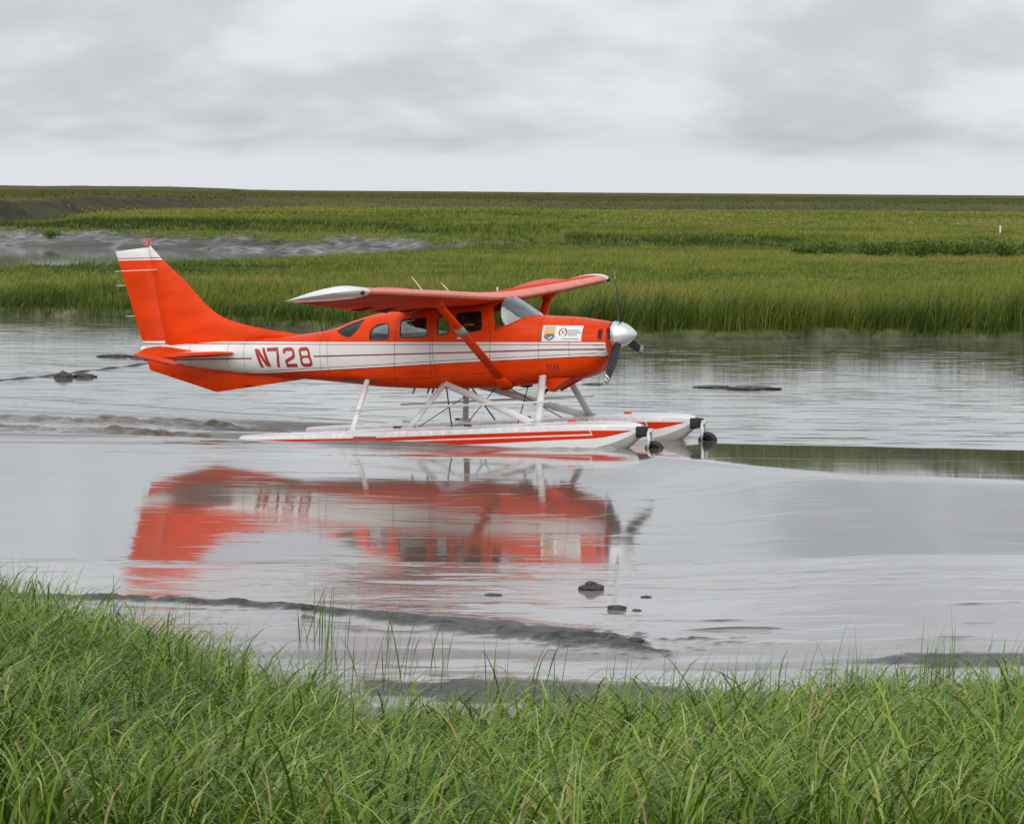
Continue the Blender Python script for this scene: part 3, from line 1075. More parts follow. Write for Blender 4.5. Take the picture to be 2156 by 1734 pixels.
leafy('shrub', (-101.5, 1480, gz(-101.5, 1480) - 0.1), 2.6, 2.0, 1.2, 260, 0.3, 'lone dark bush breaking the skyline above the tail', 'shrub', 320)
leafy('shrub', (13.0, 1500, gz(13, 1500) - 0.1), 1.6, 1.5, 0.7, 120, 0.25, 'tiny bush on the skyline over the aircraft nose', 'shrub', 321)
leafy('shrub', (-31.6, 275.0, gz(-31.6, 275) - 0.05), 0.9, 0.8, 0.5, 500, 0.085, 'small green bush alone on the grey mud bank across the creek', 'shrub', 322)

# stems standing alone in the mud: each clump is a plant
CLUMPS = [
    (-1.62, 33.9, 16, 0.46, 0.13, 'largest clump of dark sedge stems standing in the shallow mud water'),
    (-1.02, 33.6, 4, 0.42, 0.03, 'pair of thin straight stems just beside the largest sedge clump'),
    (-0.80, 33.2, 3, 0.40, 0.05, 'bent thin stem right of the straight stems in the mud water'),
    (-0.52, 31.9, 6, 0.46, 0.06, 'sparse sedge sprig at the edge of the green mud streak'),
    (-0.12, 30.9, 5, 0.44, 0.06, 'sedge sprig left of the dark mud hollow by the near bank'),
    (0.28, 30.6, 7, 0.48, 0.08, 'sedge sprig leaning over the dark mud hollow by the near bank'),
    (-0.85, 30.6, 12, 0.52, 0.12, 'upright sedge clump in the pale pool beside the near bank'),
    (-1.35, 31.2, 12, 0.55, 0.12, 'taller sedge clump where the near bank meets the pale pool'),
]
for i, (x, y, nb, h_, sp, lab) in enumerate(CLUMPS):
    r = np.random.default_rng(500 + i)
    root = empty('sedge_clump', (x, y, 0))
    tag(root, lab, 'plant', 'sedge clumps standing in the mud')
    zb = np.full(nb, float(mud_height(np.array([x]), np.array([y]))[0][0]) - 0.03)
    blades('blades', r.normal(0, sp, nb), r.normal(0, sp, nb), zb, r.normal(h_, h_ * 0.22, nb).clip(0.15, 0.8), r.normal(0.2, 1.3, nb), np.abs(r.normal(0.12, 0.12, nb)),
           np.abs(r.normal(0.35, 0.35, nb)), r.uniform(0.007, 0.012, nb), r.uniform(0.0, 0.35, nb), 6, M_SEDGE, parent=root)

# ------------------------------------------------------------------ marker stake
r_ = empty('marker_stake', (34.1, 283, gz(34.1, 283)))
tag(r_, 'short white stake standing alone on the meadow', 'stake')
bm_obj('post', box_bm(-0.055, 0.055, -0.05, 0.05, -0.2, 0.60), M_BRIGHT, r_, bevel=0.01)
bm = box_bm(-0.062, 0.062, -0.057, 0.057, 0.60, 0.64)
bm_obj('cap', bm, M_CREAM, r_, bevel=0.012)


# ------------------------------------------------------------------ mud clods
def clod(name, loc, sx, sy, sz, seed, label, cat='mud clod', group=None, bumps=1.0):
    bm = bmesh.new()
    bmesh.ops.create_icosphere(bm, subdivisions=4, radius=1.0)
    for v in bm.verts:
        c = v.co.copy()
        a = np.array([c.x * 1.6 + seed]), np.array([c.y * 1.6 + c.z * 1.3])
        f = 1 + bumps * (0.55 * (float(fbm(a[0], a[1], seed, 4)[0]) - 0.5) + 0.35 * (float(fbm(a[0] * 3.5, a[1] * 3.5, seed + 5, 3)[0]) - 0.5))
        q = c * f
        v.co = Vector((q.x * sx, q.y * sy, max(q.z, -0.35) * sz))
    o = bm_obj(name, bm, M_MUD, None, True)
    o.location = loc
    tag(o, label, cat, group)
    return o


def mz(x, y):
    return float(mud_height(np.array([float(x)]), np.array([float(y)]))[0][0])


CLODS = [
    (0.775, 38.55, 0.118, 0.09, 0.052, 'dark muddy lump topped by a knob, largest on the near mud flat'),
    (0.97, 36.75, 0.088, 0.07, 0.034, 'smooth low dark lump nearer the bank than the knobbed one'),
    (1.15, 36.65, 0.045, 0.04, 0.014, 'flat dark speck of mud just beside the smooth low lump'),
    (-0.17, 38.0, 0.085, 0.06, 0.014, 'flat dark mud patch left of the knobbed lump'),
    (1.28, 37.9, 0.05, 0.05, 0.012, 'small dark speck of mud right of the knobbed lump'),
    (1.05, 33.75, 0.075, 0.06, 0.03, 'dark clod at the end of the mud ridge'),
    (-1.83, 36.3, 0.06, 0.05, 0.03, 'lump standing in the middle of the mud ridge'),
]
for i, (x, y, a, b, c, lab) in enumerate(CLODS):
    clod('mud_clod', (x, y, mz(x, y) + c * 0.15), a, b, c, 40 + i, lab, 'mud clod', 'dark mud clods on the flat')
clod('mud_clod', (0.765, 38.55, mz(0.77, 38.55) + 0.056), 0.055, 0.05, 0.028, 61, 'small knob of mud sitting on top of the largest lump', 'mud clod', None)

WEEDS = [
    (-9.05, 81.2, 0.19, 0.18, 0.12, 'squarish black clump beside the thin dark mud bar behind the tail'),
    (-8.64, 81.6, 0.24, 0.18, 0.075, 'longer black clump touching the squarish one'),
    (-9.0, 91.6, 0.38, 0.22, 0.06, 'low flat black clump farther out, leftmost of the three behind the tail'),
    (-8.4, 91.4, 0.26, 0.20, 0.08, 'middle black clump of the three farther out behind the tail'),
    (-7.95, 89.9, 0.22, 0.18, 0.06, 'ragged black clump closest to the tail of the aircraft'),
    (3.95, 79.2, 0.40, 0.35, 0.035, 'thin black bar in open water, short piece toward the aircraft'),
    (4.65, 78.7, 0.55, 0.40, 0.05, 'long low black bar in the open water ahead of the aircraft'),
    (1.62, 79.9, 0.2, 0.2, 0.03, 'small black patch in the water below the propeller'),
]
for i, (x, y, a, b, c, lab) in enumerate(WEEDS):
    clod('mud_clump', (x, y, 0.0), a, b, c, 80 + i, lab, 'mud clump', 'black clumps in the river', 1.3)

# mud bar rising along the far left of the channel
pts = [(-13.5, 74.0), (-11.5, 77.2), (-10.2, 79.8), (-9.4, 82.0), (-8.7, 85.0), (-8.0, 87.8), (-7.4, 90.0)]
V, F = [], []
for i in range(60):
    t = i / 59 * (len(pts) - 1)
    k = min(int(t), len(pts) - 2)
    f = t - k
    x = pts[k][0] * (1 - f) + pts[k + 1][0] * f
    y = pts[k][1] * (1 - f) + pts[k + 1][1] * f
    w = 0.14 + 0.1 * math.sin(i * 0.7) * math.sin(i * 0.23)
    hgt = 0.022 + 0.014 * math.sin(i * 1.1)
    V += [(x, y - w, -0.06), (x, y, hgt), (x, y + w, -0.06)]
    if i:
        b = 3 * (i - 1)
        F += [(b, b + 1, b + 4, b + 3), (b + 1, b + 2, b + 5, b + 4)]
tag(pydata('mud_bar', V, F, M_MUD), 'low dark mud bar curving through the shallows behind the tail', None, None, 'structure')

# ------------------------------------------------------------------ floatplane (local axes: x forward, y to port, z up from the water line)
plane = empty('floatplane', PLANE_O)
plane.rotation_euler = PM.to_euler()
tag(plane, 'orange and white floatplane lettered N728 taxiing on the river', 'floatplane')

TOP = [(-8.36, 1.60), (-7.6, 1.635), (-6.85, 1.665), (-6.0, 1.705), (-5.4, 1.76), (-4.99, 1.822), (-4.56, 1.962), (-4.15, 2.056), (-3.87, 2.085), (-3.3, 2.16),
       (-2.4, 2.22), (-2.10, 2.255), (-2.02, 2.275), (-1.9, 2.215), (-1.7, 2.085), (-1.52, 1.985), (-1.42, 1.972), (-1.0, 1.944), (-0.53, 1.878), (-0.37, 1.845)]
BOT = [(-8.36, 1.44), (-7.8, 1.325), (-7.3, 1.24), (-6.6, 1.15), (-6.0, 1.09), (-5.42, 1.04), (-4.65, 0.966), (-4.0, 0.90), (-3.1, 0.870), (-2.2, 0.878),
       (-1.55, 0.935), (-0.94, 0.985), (-0.615, 1.075), (-0.46, 1.19), (-0.37, 1.30)]
HW = [(-8.36, 0.035), (-8.0, 0.07), (-7.5, 0.14), (-6.5, 0.26), (-5.5, 0.40), (-4.8, 0.50), (-3.8, 0.565), (-2.5, 0.575), (-1.9, 0.555), (-1.2, 0.51), (-0.7, 0.465), (-0.45, 0.42), (-0.37, 0.385)]
ZC = [(-8.36, 1.52), (-6.5, 1.44), (-5.0, 1.47), (-3.8, 1.52), (-2.0, 1.50), (-1.0, 1.53), (-0.37, 1.57)]
NU = [(-8.36, 2.0), (-6, 2.2), (-4.9, 2.7), (-4.0, 3.1), (-2.4, 3.2), (-1.9, 2.7), (-1.5, 2.7), (-0.37, 2.4)]
NL = [(-8.36, 2.0), (-6, 2.3), (-4.5, 3.2), (-2.0, 3.6), (-1.0, 3.0), (-0.37, 2.2)]


def fus(x, th, side=-1, off=0.0):
    """point of the fuselage skin; th from -pi/2 (keel) to pi/2 (spine)"""
    x = np.asarray(x, float)
    th = np.asarray(th, float)
    zt, zb, hw, zc = pchip(x, TOP), pchip(x, BOT), pchip(x, HW), pchip(x, ZC)
    nn = np.where(th >= 0, lerp_pts(x, NU), lerp_pts(x, NL))
    c = np.clip(np.cos(th), 0, 1) ** (2 / nn)
    s = np.abs(np.sin(th)) ** (2 / nn)
    z = zc + np.where(th >= 0, (zt - zc) * s, -(zc - zb) * s)
    return np.stack([x, side * hw * c, z], -1)


def th_of(x, z):
    x = np.asarray(x, float)
    z = np.asarray(z, float)
    zt, zb, zc = pchip(x, TOP), pchip(x, BOT), pchip(x, ZC)
    up = z >= zc
    nn = np.where(up, lerp_pts(x, NU), lerp_pts(x, NL))
    s = np.where(up, (z - zc) / np.maximum(zt - zc, 1e-4), (zc - z) / np.maximum(zc - zb, 1e-4))
    th = np.arcsin(np.clip(s, 0, 1) ** (nn / 2))
    return np.where(up, th, -th)


def fus_n(x, th, side=-1):
    e = 1e-3
    a = fus(x + e, th, side) - fus(x - e, th, side)
    t2 = np.clip(th, -1.55, 1.55)
    b = fus(x, t2 + e, side) - fus(x, t2 - e, side)
    n = np.cross(a, b) * (-side)
    n /= np.maximum(np.linalg.norm(n, axis=-1, keepdims=True), 1e-9)
    p = fus(x, th, side)
    out = np.stack([np.zeros_like(p[..., 0]), p[..., 1], p[..., 2] - pchip(x, ZC)], -1)
    sg = np.sign(np.sum(n * out, -1, keepdims=True))
    return n * np.where(sg == 0, 1, sg)


def xz2uv(poly, step=0.07):
    q = np.array(densify(poly, step))
    return [(float(a), float(b)) for a, b in zip(q[:, 0], th_of(q[:, 0], q[:, 1]))]


# paint layout in side view (x, z)
def band(top, bot):
    return top + bot[::-1]


xb = list(np.linspace(-8.36, -0.37, 60))
z_top = lambda x: float(lerp_pts(x, [(-8.36, 1.682), (-6.3, 1.648), (-4.0, 1.619), (-1.9, 1.586), (-0.37, 1.556)]))
z_bel = lambda x: float(pchip(x, [(-8.36, 1.42), (-7.8, 1.308), (-7.3, 1.223), (-6.83, 1.17), (-6.36, 1.146), (-5.43, 1.179), (-3.96, 1.236), (-2.8, 1.285), (-1.9, 1.315), (-0.37, 1.361)]))
z_mid = lambda x: float(lerp_pts(x, [(-8.36, 1.37), (-7.9, 1.379), (-6.28, 1.388), (-5.2, 1.410), (-2.8, 1.437), (-1.16, 1.458), (-0.37, 1.452)]))
z_p1 = lambda x: z_top(x) - 0.037
z_p2 = lambda x: z_bel(x) + 0.037 * min(1, max(0.0, (x + 6.6) / 0.5))


def strip(f, w, x0, x1, n=44):
    X = np.linspace(x0, x1, n)
    return [(x, f(x) + w / 2) for x in X] + [(x, f(x) - w / 2) for x in X[::-1]]


white_band = [(x, z_top(x)) for x in xb] + [(x, z_bel(x)) for x in xb[::-1]]
P_WHITE = white_band
P_PINS = [strip(z_p1, 0.012, -8.34, -0.38), strip(z_mid, 0.023, -7.9, -6.30), strip(z_mid, 0.023, -5.17, -0.38), strip(z_p2, 0.010, -6.1, -0.38)]
P_EDGE = [strip(lambda x: z_bel(x) - 0.010, 0.015, -7.4, -0.38)]

WIN = {
    'front': round_poly([(-2.74, 2.045), (-2.33, 2.065), (-2.295, 1.775), (-2.53, 1.752), (-2.72, 1.745)], 0.07),
    'door': round_poly([(-3.035, 2.005), (-2.885, 2.012), (-2.845, 1.735), (-3.03, 1.715)], 0.05),
    'cargo': round_poly([(-3.665, 1.955), (-3.235, 1.985), (-3.20, 1.695), (-3.645, 1.68)], 0.06),
    'aft': round_poly([(-4.175, 1.70), (-4.15, 1.81), (-4.06, 1.885), (-3.87, 1.91), (-3.845, 1.665), (-4.16, 1.655)], 0.05),
}
REAR = [(-4.78, 1.80), (-4.56, 1.895), (-4.36, 1.96), (-4.33, 1.965), (-4.40, 1.815), (-4.49, 1.725), (-4.56, 1.708), (-4.66, 1.735)]
INLET = round_poly([(-0.485, 1.765), (-0.41, 1.765), (-0.41, 1.60), (-0.485, 1.60)], 0.025, 3)
# windscreen loop is built in (x, th) so that it runs over the centre line
ws_side = densify([(-2.165, 2.13), (-2.085, 1.775), (-1.875, 1.85), (-1.69, 1.935), (-1.52, 1.972)], 0.06, closed=False)
ws_uv = [(x, float(th_of(x, z))) for x, z in ws_side]
ws_uv = ws_uv + [(-1.49, 1.40), (-1.475, math.pi / 2)] + [(x, math.pi / 2) for x in np.linspace(-1.55, -1.98, 8)] + [(-2.03, 1.25), (-2.06, 1.1), (-2.11, 0.98)]
REAR_uv = xz2uv(REAR)
WIN_uv = {k: xz2uv(v) for k, v in WIN.items()}
INLET_uv = xz2uv(INLET, 0.05)
WHITE_uv = [(a, b) for a, b in zip([p[0] for p in P_WHITE], th_of(np.array([p[0] for p in P_WHITE]), np.array([p[1] for p in P_WHITE])))]


def strip_uv(p):
    q = np.array(p)
    return list(zip(q[:, 0], th_of(q[:, 0], q[:, 1])))


PINS_uv = [strip_uv(p) for p in P_PINS]
EDGE_uv = [strip_uv(p) for p in P_EDGE]
KT = 0.5         # th is scaled by this so triangles come out well shaped


def cdt(points, loops):
    verts = [Vector((float(a), float(b) * KT)) for a, b in points]
    edges = []
    for lp in loops:
        s = len(verts)
        m = len(lp)
        verts += [Vector((float(a), float(b) * KT)) for a, b in lp]
        edges += [(s + i, s + (i + 1) % m) for i in range(m)]
    v, e, f, *_ = delaunay_2d_cdt(verts, edges, [], 0, 1e-5)
    V = np.array([(p.x, p.y / KT) for p in v])
    Fa = np.array([t for t in f if len(t) == 3])
    return V, Fa


gx = np.concatenate([np.arange(-8.36, -5.0, 0.11), np.arange(-5.0, -0.6, 0.075), np.arange(-0.6, -0.37, 0.04), [-0.37]])
gt = np.linspace(-math.pi / 2, math.pi / 2, 41)
grid = [(a, b) for a in gx for b in gt]
loops = list(WIN_uv.values()) + [REAR_uv, ws_uv, INLET_uv, WHITE_uv] + PINS_uv + EDGE_uv
UV, FT = cdt(grid, loops)
ctr = UV[FT].mean(1)
a2 = UV[FT]
area = np.abs((a2[:, 1, 0] - a2[:, 0, 0]) * (a2[:, 2, 1] - a2[:, 0, 1]) - (a2[:, 2, 0] - a2[:, 0, 0]) * (a2[:, 1, 1] - a2[:, 0, 1]))
FT = FT[area > 1e-9]
ctr = UV[FT].mean(1)
cx_, cy_ = ctr[:, 0], ctr[:, 1]
mat_i = np.zeros(len(FT), int)
mat_i[in_poly(cx_, cy_, WHITE_uv)] = 1
for e in EDGE_uv:
    mat_i[in_poly(cx_, cy_, e)] = 2
for p_ in PINS_uv:
    mat_i[in_poly(cx_, cy_, p_)] = 2
hole = {}
for k, u in list(WIN_uv.items()) + [('rear', REAR_uv), ('windshield', ws_uv), ('inlet', INLET_uv)]:
    hole[k] = in_poly(cx_, cy_, u)
anyhole = np.zeros(len(FT), bool)
for k in hole:
    anyhole |= hole[k]


def skin_mesh(name, sel, mats, parent, off=0.0, sides=(-1, 1), mi=None):
    Vs, Fs, Ns, Ms = [], [], [], []
    for side in sides:
        f = FT[sel]
        used, inv = np.unique(f, return_inverse=True)
        f = inv.reshape(f.shape)
        uv = UV[used]
        n = fus_n(uv[:, 0], uv[:, 1], side)
        p = fus(uv[:, 0], uv[:, 1], side) + n * off
        # orient faces outwards
        tri = p[f]
        fn = np.cross(tri[:, 1] - tri[:, 0], tri[:, 2] - tri[:, 0])
        flip = np.sum(fn * n[f].mean(1), -1) < 0
        f = np.where(flip[:, None], f[:, ::-1], f)
        base_ = sum(len(q) for q in Vs)
        Vs.append(p)
        Ns.append(n)
        Fs.append(f + base_)
        if mi is not None:
            Ms.append(mi[sel])
    return pydata(name, np.concatenate(Vs), np.concatenate(Fs), mats, parent, True, np.concatenate(Ms) if mi is not None else None, np.concatenate(Ns))


fuselage = skin_mesh('fuselage', ~anyhole, [M_ORANGE, M_WHITE, M_MAROON], plane, mi=mat_i)
fuselage['label'] = 'orange fuselage with white side band and dark red pinstripes'
cabin = (~anyhole) & (cx_ > -4.8) & (cx_ < -1.95) & (cy_ > -0.95) & (cy_ < 1.35)
skin_mesh('cabin_lining', cabin, M_LINING, plane, off=-0.022)


def reveal(name, uv, side, depth, mats, parent, proud=0.004, lip=0.014):
    """seal strip: a lip on the skin and a return into the opening"""
    q = np.array(uv)
    n = fus_n(q[:, 0], q[:, 1], side)
    p = fus(q[:, 0], q[:, 1], side)
    c = p.mean(0)
    tow = c - p
    tow -= n * np.sum(tow * n, -1, keepdims=True)
    tow /= np.maximum(np.linalg.norm(tow, axis=-1, keepdims=True), 1e-6)
    rings = [p - tow * lip + n * 0.001, p - tow * lip * 0.6 + n * proud, p + tow * 0.004 + n * proud, p + tow * 0.004 - n * depth]
    m = len(q)
    V = np.concatenate(rings)
    F = []
    for k in range(3):
        for i in range(m):
            j = (i + 1) % m
            F.append((k * m + i, k * m + j, (k + 1) * m + j, (k + 1) * m + i))
    return pydata(name, V, F, mats, parent, True)


for side in (-1, 1):
    for k in ('front', 'door', 'cargo', 'aft', 'rear'):
        w = skin_mesh('window', hole[k], M_GLASS, plane, off=-0.008, sides=(side,))
        reveal('window_seal', REAR_uv if k == 'rear' else WIN_uv[k], side, 0.02, M_SEAL, w)
    inl = reveal('air_inlet', INLET_uv, side, 0.05, M_ORANGE, plane, proud=0.003, lip=0.008)
    skin_mesh('inlet_cavity', hole['inlet'], M_DARK, inl, off=-0.05, sides=(side,))
ws = skin_mesh('windshield', hole['windshield'], M_SCREEN, plane, off=-0.003)
q = np.array([p for p in ws_uv if p[1] < 1.5])[:len(ws_side) + 1]
for side in (-1, 1):
    tube('windshield_frame', fus(q[:, 0], q[:, 1], side) + fus_n(q[:, 0], q[:, 1], side) * 0.002, 0.009, M_ORANGE, ws, 6)

# nose ring closing the cowling front
ring_t = np.linspace(-math.pi / 2, math.pi / 2, 25)
right = fus(np.full(25, -0.37), ring_t, -1)
left_ = fus(np.full(25, -0.37), ring_t[::-1], 1)
ring = np.concatenate([right, left_[1:-1]])
cen = np.array([-0.37, 0, 1.645])
inner = cen + (ring - cen) * 0.8 + np.array([0.012, 0, 0])
core_ = cen + (ring - cen) * 0.45 + np.array([0.013, 0, 0])
m = len(ring)
V = np.concatenate([ring, inner, core_])
F = []
for k in range(2):
    for i in range(m):
        j = (i + 1) % m
        F.append((k * m + i, k * m + j, (k + 1) * m + j, (k + 1) * m + i))
F.append(tuple(2 * m + i for i in range(m)))
nose = pydata('cowling_nose', V, F, M_ORANGE, plane, True)
for sy in (-1, 1):
    bm = box_bm(-0.40, -0.352, sy * 0.24 - 0.075, sy * 0.24 + 0.075, 1.60, 1.76)
    bm_obj('cooling_inlet', bm, M_DARK, nose, bevel=0.008)

# --- interior
panel = bm_obj('instrument_panel', box_bm(-1.98, -1.88, -0.44, 0.44, 1.45, 1.83), M_DARK, plane, bevel=0.02)
bm_obj('glare_shield', box_bm(-1.96, -1.70, -0.42, 0.42, 1.835, 1.865), M_DARK, plane, bevel=0.01)
bm_obj('cabin_floor', box_bm(-4.7, -1.7, -0.46, 0.46, 1.02, 1.04), M_DARK, plane)
for sy in (-0.25, 0.25):
    tube('control_yoke', [(-1.9, sy, 1.62), (-2.03, sy, 1.66), (-2.05, sy - 0.12, 1.72), (-2.05, sy - 0.13, 1.78)], 0.014, M_DARK, plane, 6)


def seat(x, y):
    s = bm_obj('seat', box_bm(x - 0.02, x + 0.45, y - 0.21, y + 0.21, 1.22, 1.36), M_SEAT, plane, True, 0.04)
    bm = box_bm(-0.06, 0.06, -0.21, 0.21, 0.0, 0.52)
    bmesh.ops.rotate(bm, verts=bm.verts, cent=(0, 0, 0), matrix=Matrix.Rotation(R(-12), 3, 'Y'))
    bmesh.ops.translate(bm, verts=bm.verts, vec=(x, y, 1.32))
    bm_obj('seat_back', bm, M_SEAT, s, True, 0.04)
    bm = box_bm(-0.045, 0.045, -0.12, 0.12, 0.0, 0.15)
    bmesh.ops.translate(bm, verts=bm.verts, vec=(x - 0.12, y, 1.86))
    bm_obj('headrest', bm, M_SEAT, s, True, 0.03)
    bm_obj('seat_base', box_bm(x + 0.05, x + 0.38, y - 0.15, y + 0.15, 1.04, 1.22), M_DARK, s)


for x in (-2.72, -3.6):
    for y in (-0.27, 0.27):
        seat(x, y)

# --- wing: one half per side, joined on the centre line
M_WING = paint('dull_orange_wing_enamel', (0.78, 0.050, 0.0), rough=0.6, coat=0.0, spec=0.05, wear=0.2, scale=2.0)


def airfoil(n=15):
    b = np.linspace(0, 1, n)
    xc = (1 - np.cos(b * np.pi)) / 2
    yt = 5 * (0.2969 * np.sqrt(xc) - 0.1260 * xc - 0.3516 * xc**2 + 0.2843 * xc**3 - 0.1036 * xc**4)
    yc = np.where(xc < 0.4, 0.02 / 0.16 * (0.8 * xc - xc**2), 0.02 / 0.36 * (0.2 + 0.8 * xc - xc**2))
    return xc, yc, yt


WLEX = [(0, -2.045), (2.54, -2.06), (4.9, -2.245), (5.2, -2.30), (5.36, -2.40), (5.44, -2.58)]
WLEZ = [(0, 2.262), (0.6, 2.268), (2.54, 2.352), (4.9, 2.452), (5.2, 2.470), (5.36, 2.47), (5.44, 2.455)]
WTEX = [(0, -3.70), (2.54, -3.66), (4.9, -3.43), (5.2, -3.40), (5.36, -3.39), (5.44, -3.36)]
WTEZ = [(0, 2.105), (0.6, 2.107), (2.54, 2.165), (4.05, 2.262), (4.9, 2.315), (5.2, 2.335), (5.36, 2.34), (5.44, 2.345)]
WTH = [(0, 0.118), (2.54, 0.118), (4.6, 0.125), (4.95, 0.145), (5.2, 0.165), (5.36, 0.14), (5.44, 0.04)]


def wing_pt(y, xc, up, side):
    """surface point: y spanwise distance, xc chord fraction, up +1 upper / -1 lower"""
    le = np.array([lerp_pts(y, WLEX), lerp_pts(y, WLEZ)])
    te = np.array([lerp_pts(y, WTEX), lerp_pts(y, WTEZ)])
    ch = te - le
    c = np.linalg.norm(ch)
    nrm = np.array([ch[1], -ch[0]]) / c
    t = lerp_pts(y, WTH)
    yt = 5 * (0.2969 * math.sqrt(xc) - 0.1260 * xc - 0.3516 * xc**2 + 0.2843 * xc**3 - 0.1036 * xc**4) * t
    yc = 0.02 / 0.16 * (0.8 * xc - xc**2) if xc < 0.4 else 0.02 / 0.36 * (0.2 + 0.8 * xc - xc**2)
    p = le + ch * xc + nrm * c * (yc + up * yt)
    return (p[0], side * y, p[1])


def wing_loft(name, y0, y1, x0, x1, mats, parent, side, n=10, ny_=None, drop=0.0, edge=False):
    ny_ = ny_ or max(3, int((y1 - y0) / 0.2) + 1)
    V, F = [], []
    b = np.linspace(0, 1, n)
    xcs = x0 + (x1 - x0) * ((1 - np.cos(b * np.pi)) / 2 if x0 == 0 else b)
    yy = np.linspace(y0, y1, ny_)
    for y in yy:
        up = [wing_pt(y, x, 1, side) for x in xcs]
        lo = [wing_pt(y, x, -1, side) for x in xcs]
        loop = up + lo[::-1]
        if drop:
            h = Vector(wing_pt(y, x0, -1, side))
            rot = Matrix.Rotation(drop, 3, 'Y')
            loop = [tuple(h + rot @ (Vector(p) - h)) for p in loop]
        V += loop
    m = 2 * n
    for i in range(len(yy) - 1):
        for j in range(m):
            k = (j + 1) % m
            F.append((i * m + j, i * m + k, (i + 1) * m + k, (i + 1) * m + j))
    F.append(tuple(range(m)))
    F.append(tuple((len(yy) - 1) * m + j for j in range(m)))
    mi = None
    if edge:        # paler pink strip along the leading edge
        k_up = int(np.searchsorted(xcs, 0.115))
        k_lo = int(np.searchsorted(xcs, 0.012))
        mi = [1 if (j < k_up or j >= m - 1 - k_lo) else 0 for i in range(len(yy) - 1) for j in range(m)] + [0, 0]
    o = pydata(name, V, F, mats, parent, True, mi)
    bm = bmesh.new()
    bm.from_mesh(o.data)
    bmesh.ops.recalc_face_normals(bm, faces=bm.faces)
    for e in bm.edges:
        if len(e.link_faces) == 2 and e.calc_face_angle(0) > R(40):
            e.smooth = False
    bm.to_mesh(o.data)
    bm.free()
    return o


for side in (-1, 1):
    wg = wing_loft('wing', 0.0, 4.93, 0.0, 0.72, [M_WING, M_PALE_EDGE], plane, side, 20, 26, edge=True)
    wing_loft('flap', 0.62, 2.72, 0.722, 1.0, M_WING, wg, side, 6, 8, drop=R(-4))
    wing_loft('aileron', 2.76, 4.90, 0.722, 1.0, M_WING, wg, side, 6, 8, drop=R(-1))
    wing_loft('wing_root', 0.0, 0.60, 0.722, 1.0, M_WING, wg, side, 6, 3)
    tip = wing_loft('wing_tip', 4.935, 5.44, 0.0, 1.0, M_BRIGHT, wg, side, 14, 9)
    # small navigation light let into the leading edge of the tip
    lp = Vector(wing_pt(5.12, 0.012, -1, side))
    bm = bmesh.new()
    bmesh.ops.create_uvsphere(bm, u_segments=10, v_segments=8, radius=0.035)
    bmesh.ops.translate(bm, verts=bm.verts, vec=lp + Vector((0.005, side * 0.01, 0)))
    bm_obj('navigation_light', bm, M_DARK, tip, True)
    # long raised fairing on the upper skin
    V, F = [], []
    NXf, NYf = 9, 17
    for i in range(NYf):
        for j in range(NXf):
            a, b = i / (NYf - 1), j / (NXf - 1)
            y = 2.35 + 1.6 * a
            xc = 0.27 + 0.36 * b
            p = Vector(wing_pt(y, xc, 1, side))
            e = (math.sin(math.pi * a) ** 0.55) * (math.sin(math.pi * b) ** 0.6)
            V.append(p + Vector((0, 0, -0.006 + 0.074 * e)))
    for i in range(NYf - 1):
        for j in range(NXf - 1):
            F.append((i * NXf + j, i * NXf + j + 1, (i + 1) * NXf + j + 1, (i + 1) * NXf + j))
    pydata('wing_fairing', V, F, M_ORANGE, wg, True)
    for yb in (0.75, 1.75, 2.68):
        p0, p1 = Vector(wing_pt(yb, 0.70, -1, side)), Vector(wing_pt(yb, 0.93, -1, side))
        tube('flap_bracket', [p0 + Vector((0, 0, 0.005)), p0.lerp(p1, 0.5) + Vector((0, 0, -0.045)), p1 + Vector((0, 0, -0.03))], [0.02, 0.03, 0.012], M_MAROON, wg, 6)
    # lift strut
    a_ = Vector((-1.985, side * 0.53, 0.985))
    b_ = Vector(wing_pt(2.35, 0.16, -1, side))
    st = tube('wing_strut', [a_, a_.lerp(b_, 0.5), b_], [0.036, 0.038, 0.034], M_ORANGE, plane, 12, flat=((1, 0, 0), 2.1))
    tube('strut_sleeve', [a_.lerp(b_, 0.60), a_.lerp(b_, 0.68)], 0.042, M_GREYMETAL, st, 12, flat=((1, 0, 0), 2.1))
    tube('strut_fairing', [a_ + Vector((0, -side * 0.12, -0.085)), a_ + Vector((0, -side * 0.02, -0.015)), a_.lerp(b_, 0.06)], [0.062, 0.052, 0.037], M_ORANGE, st, 12, flat=((1, 0, 0), 2.0))
    tube('strut_fairing', [b_.lerp(a_, 0.06), b_, b_ + Vector((0, 0, 0.03))], [0.037, 0.06, 0.07], M_ORANGE, st, 12, flat=((1, 0, 0), 2.0))

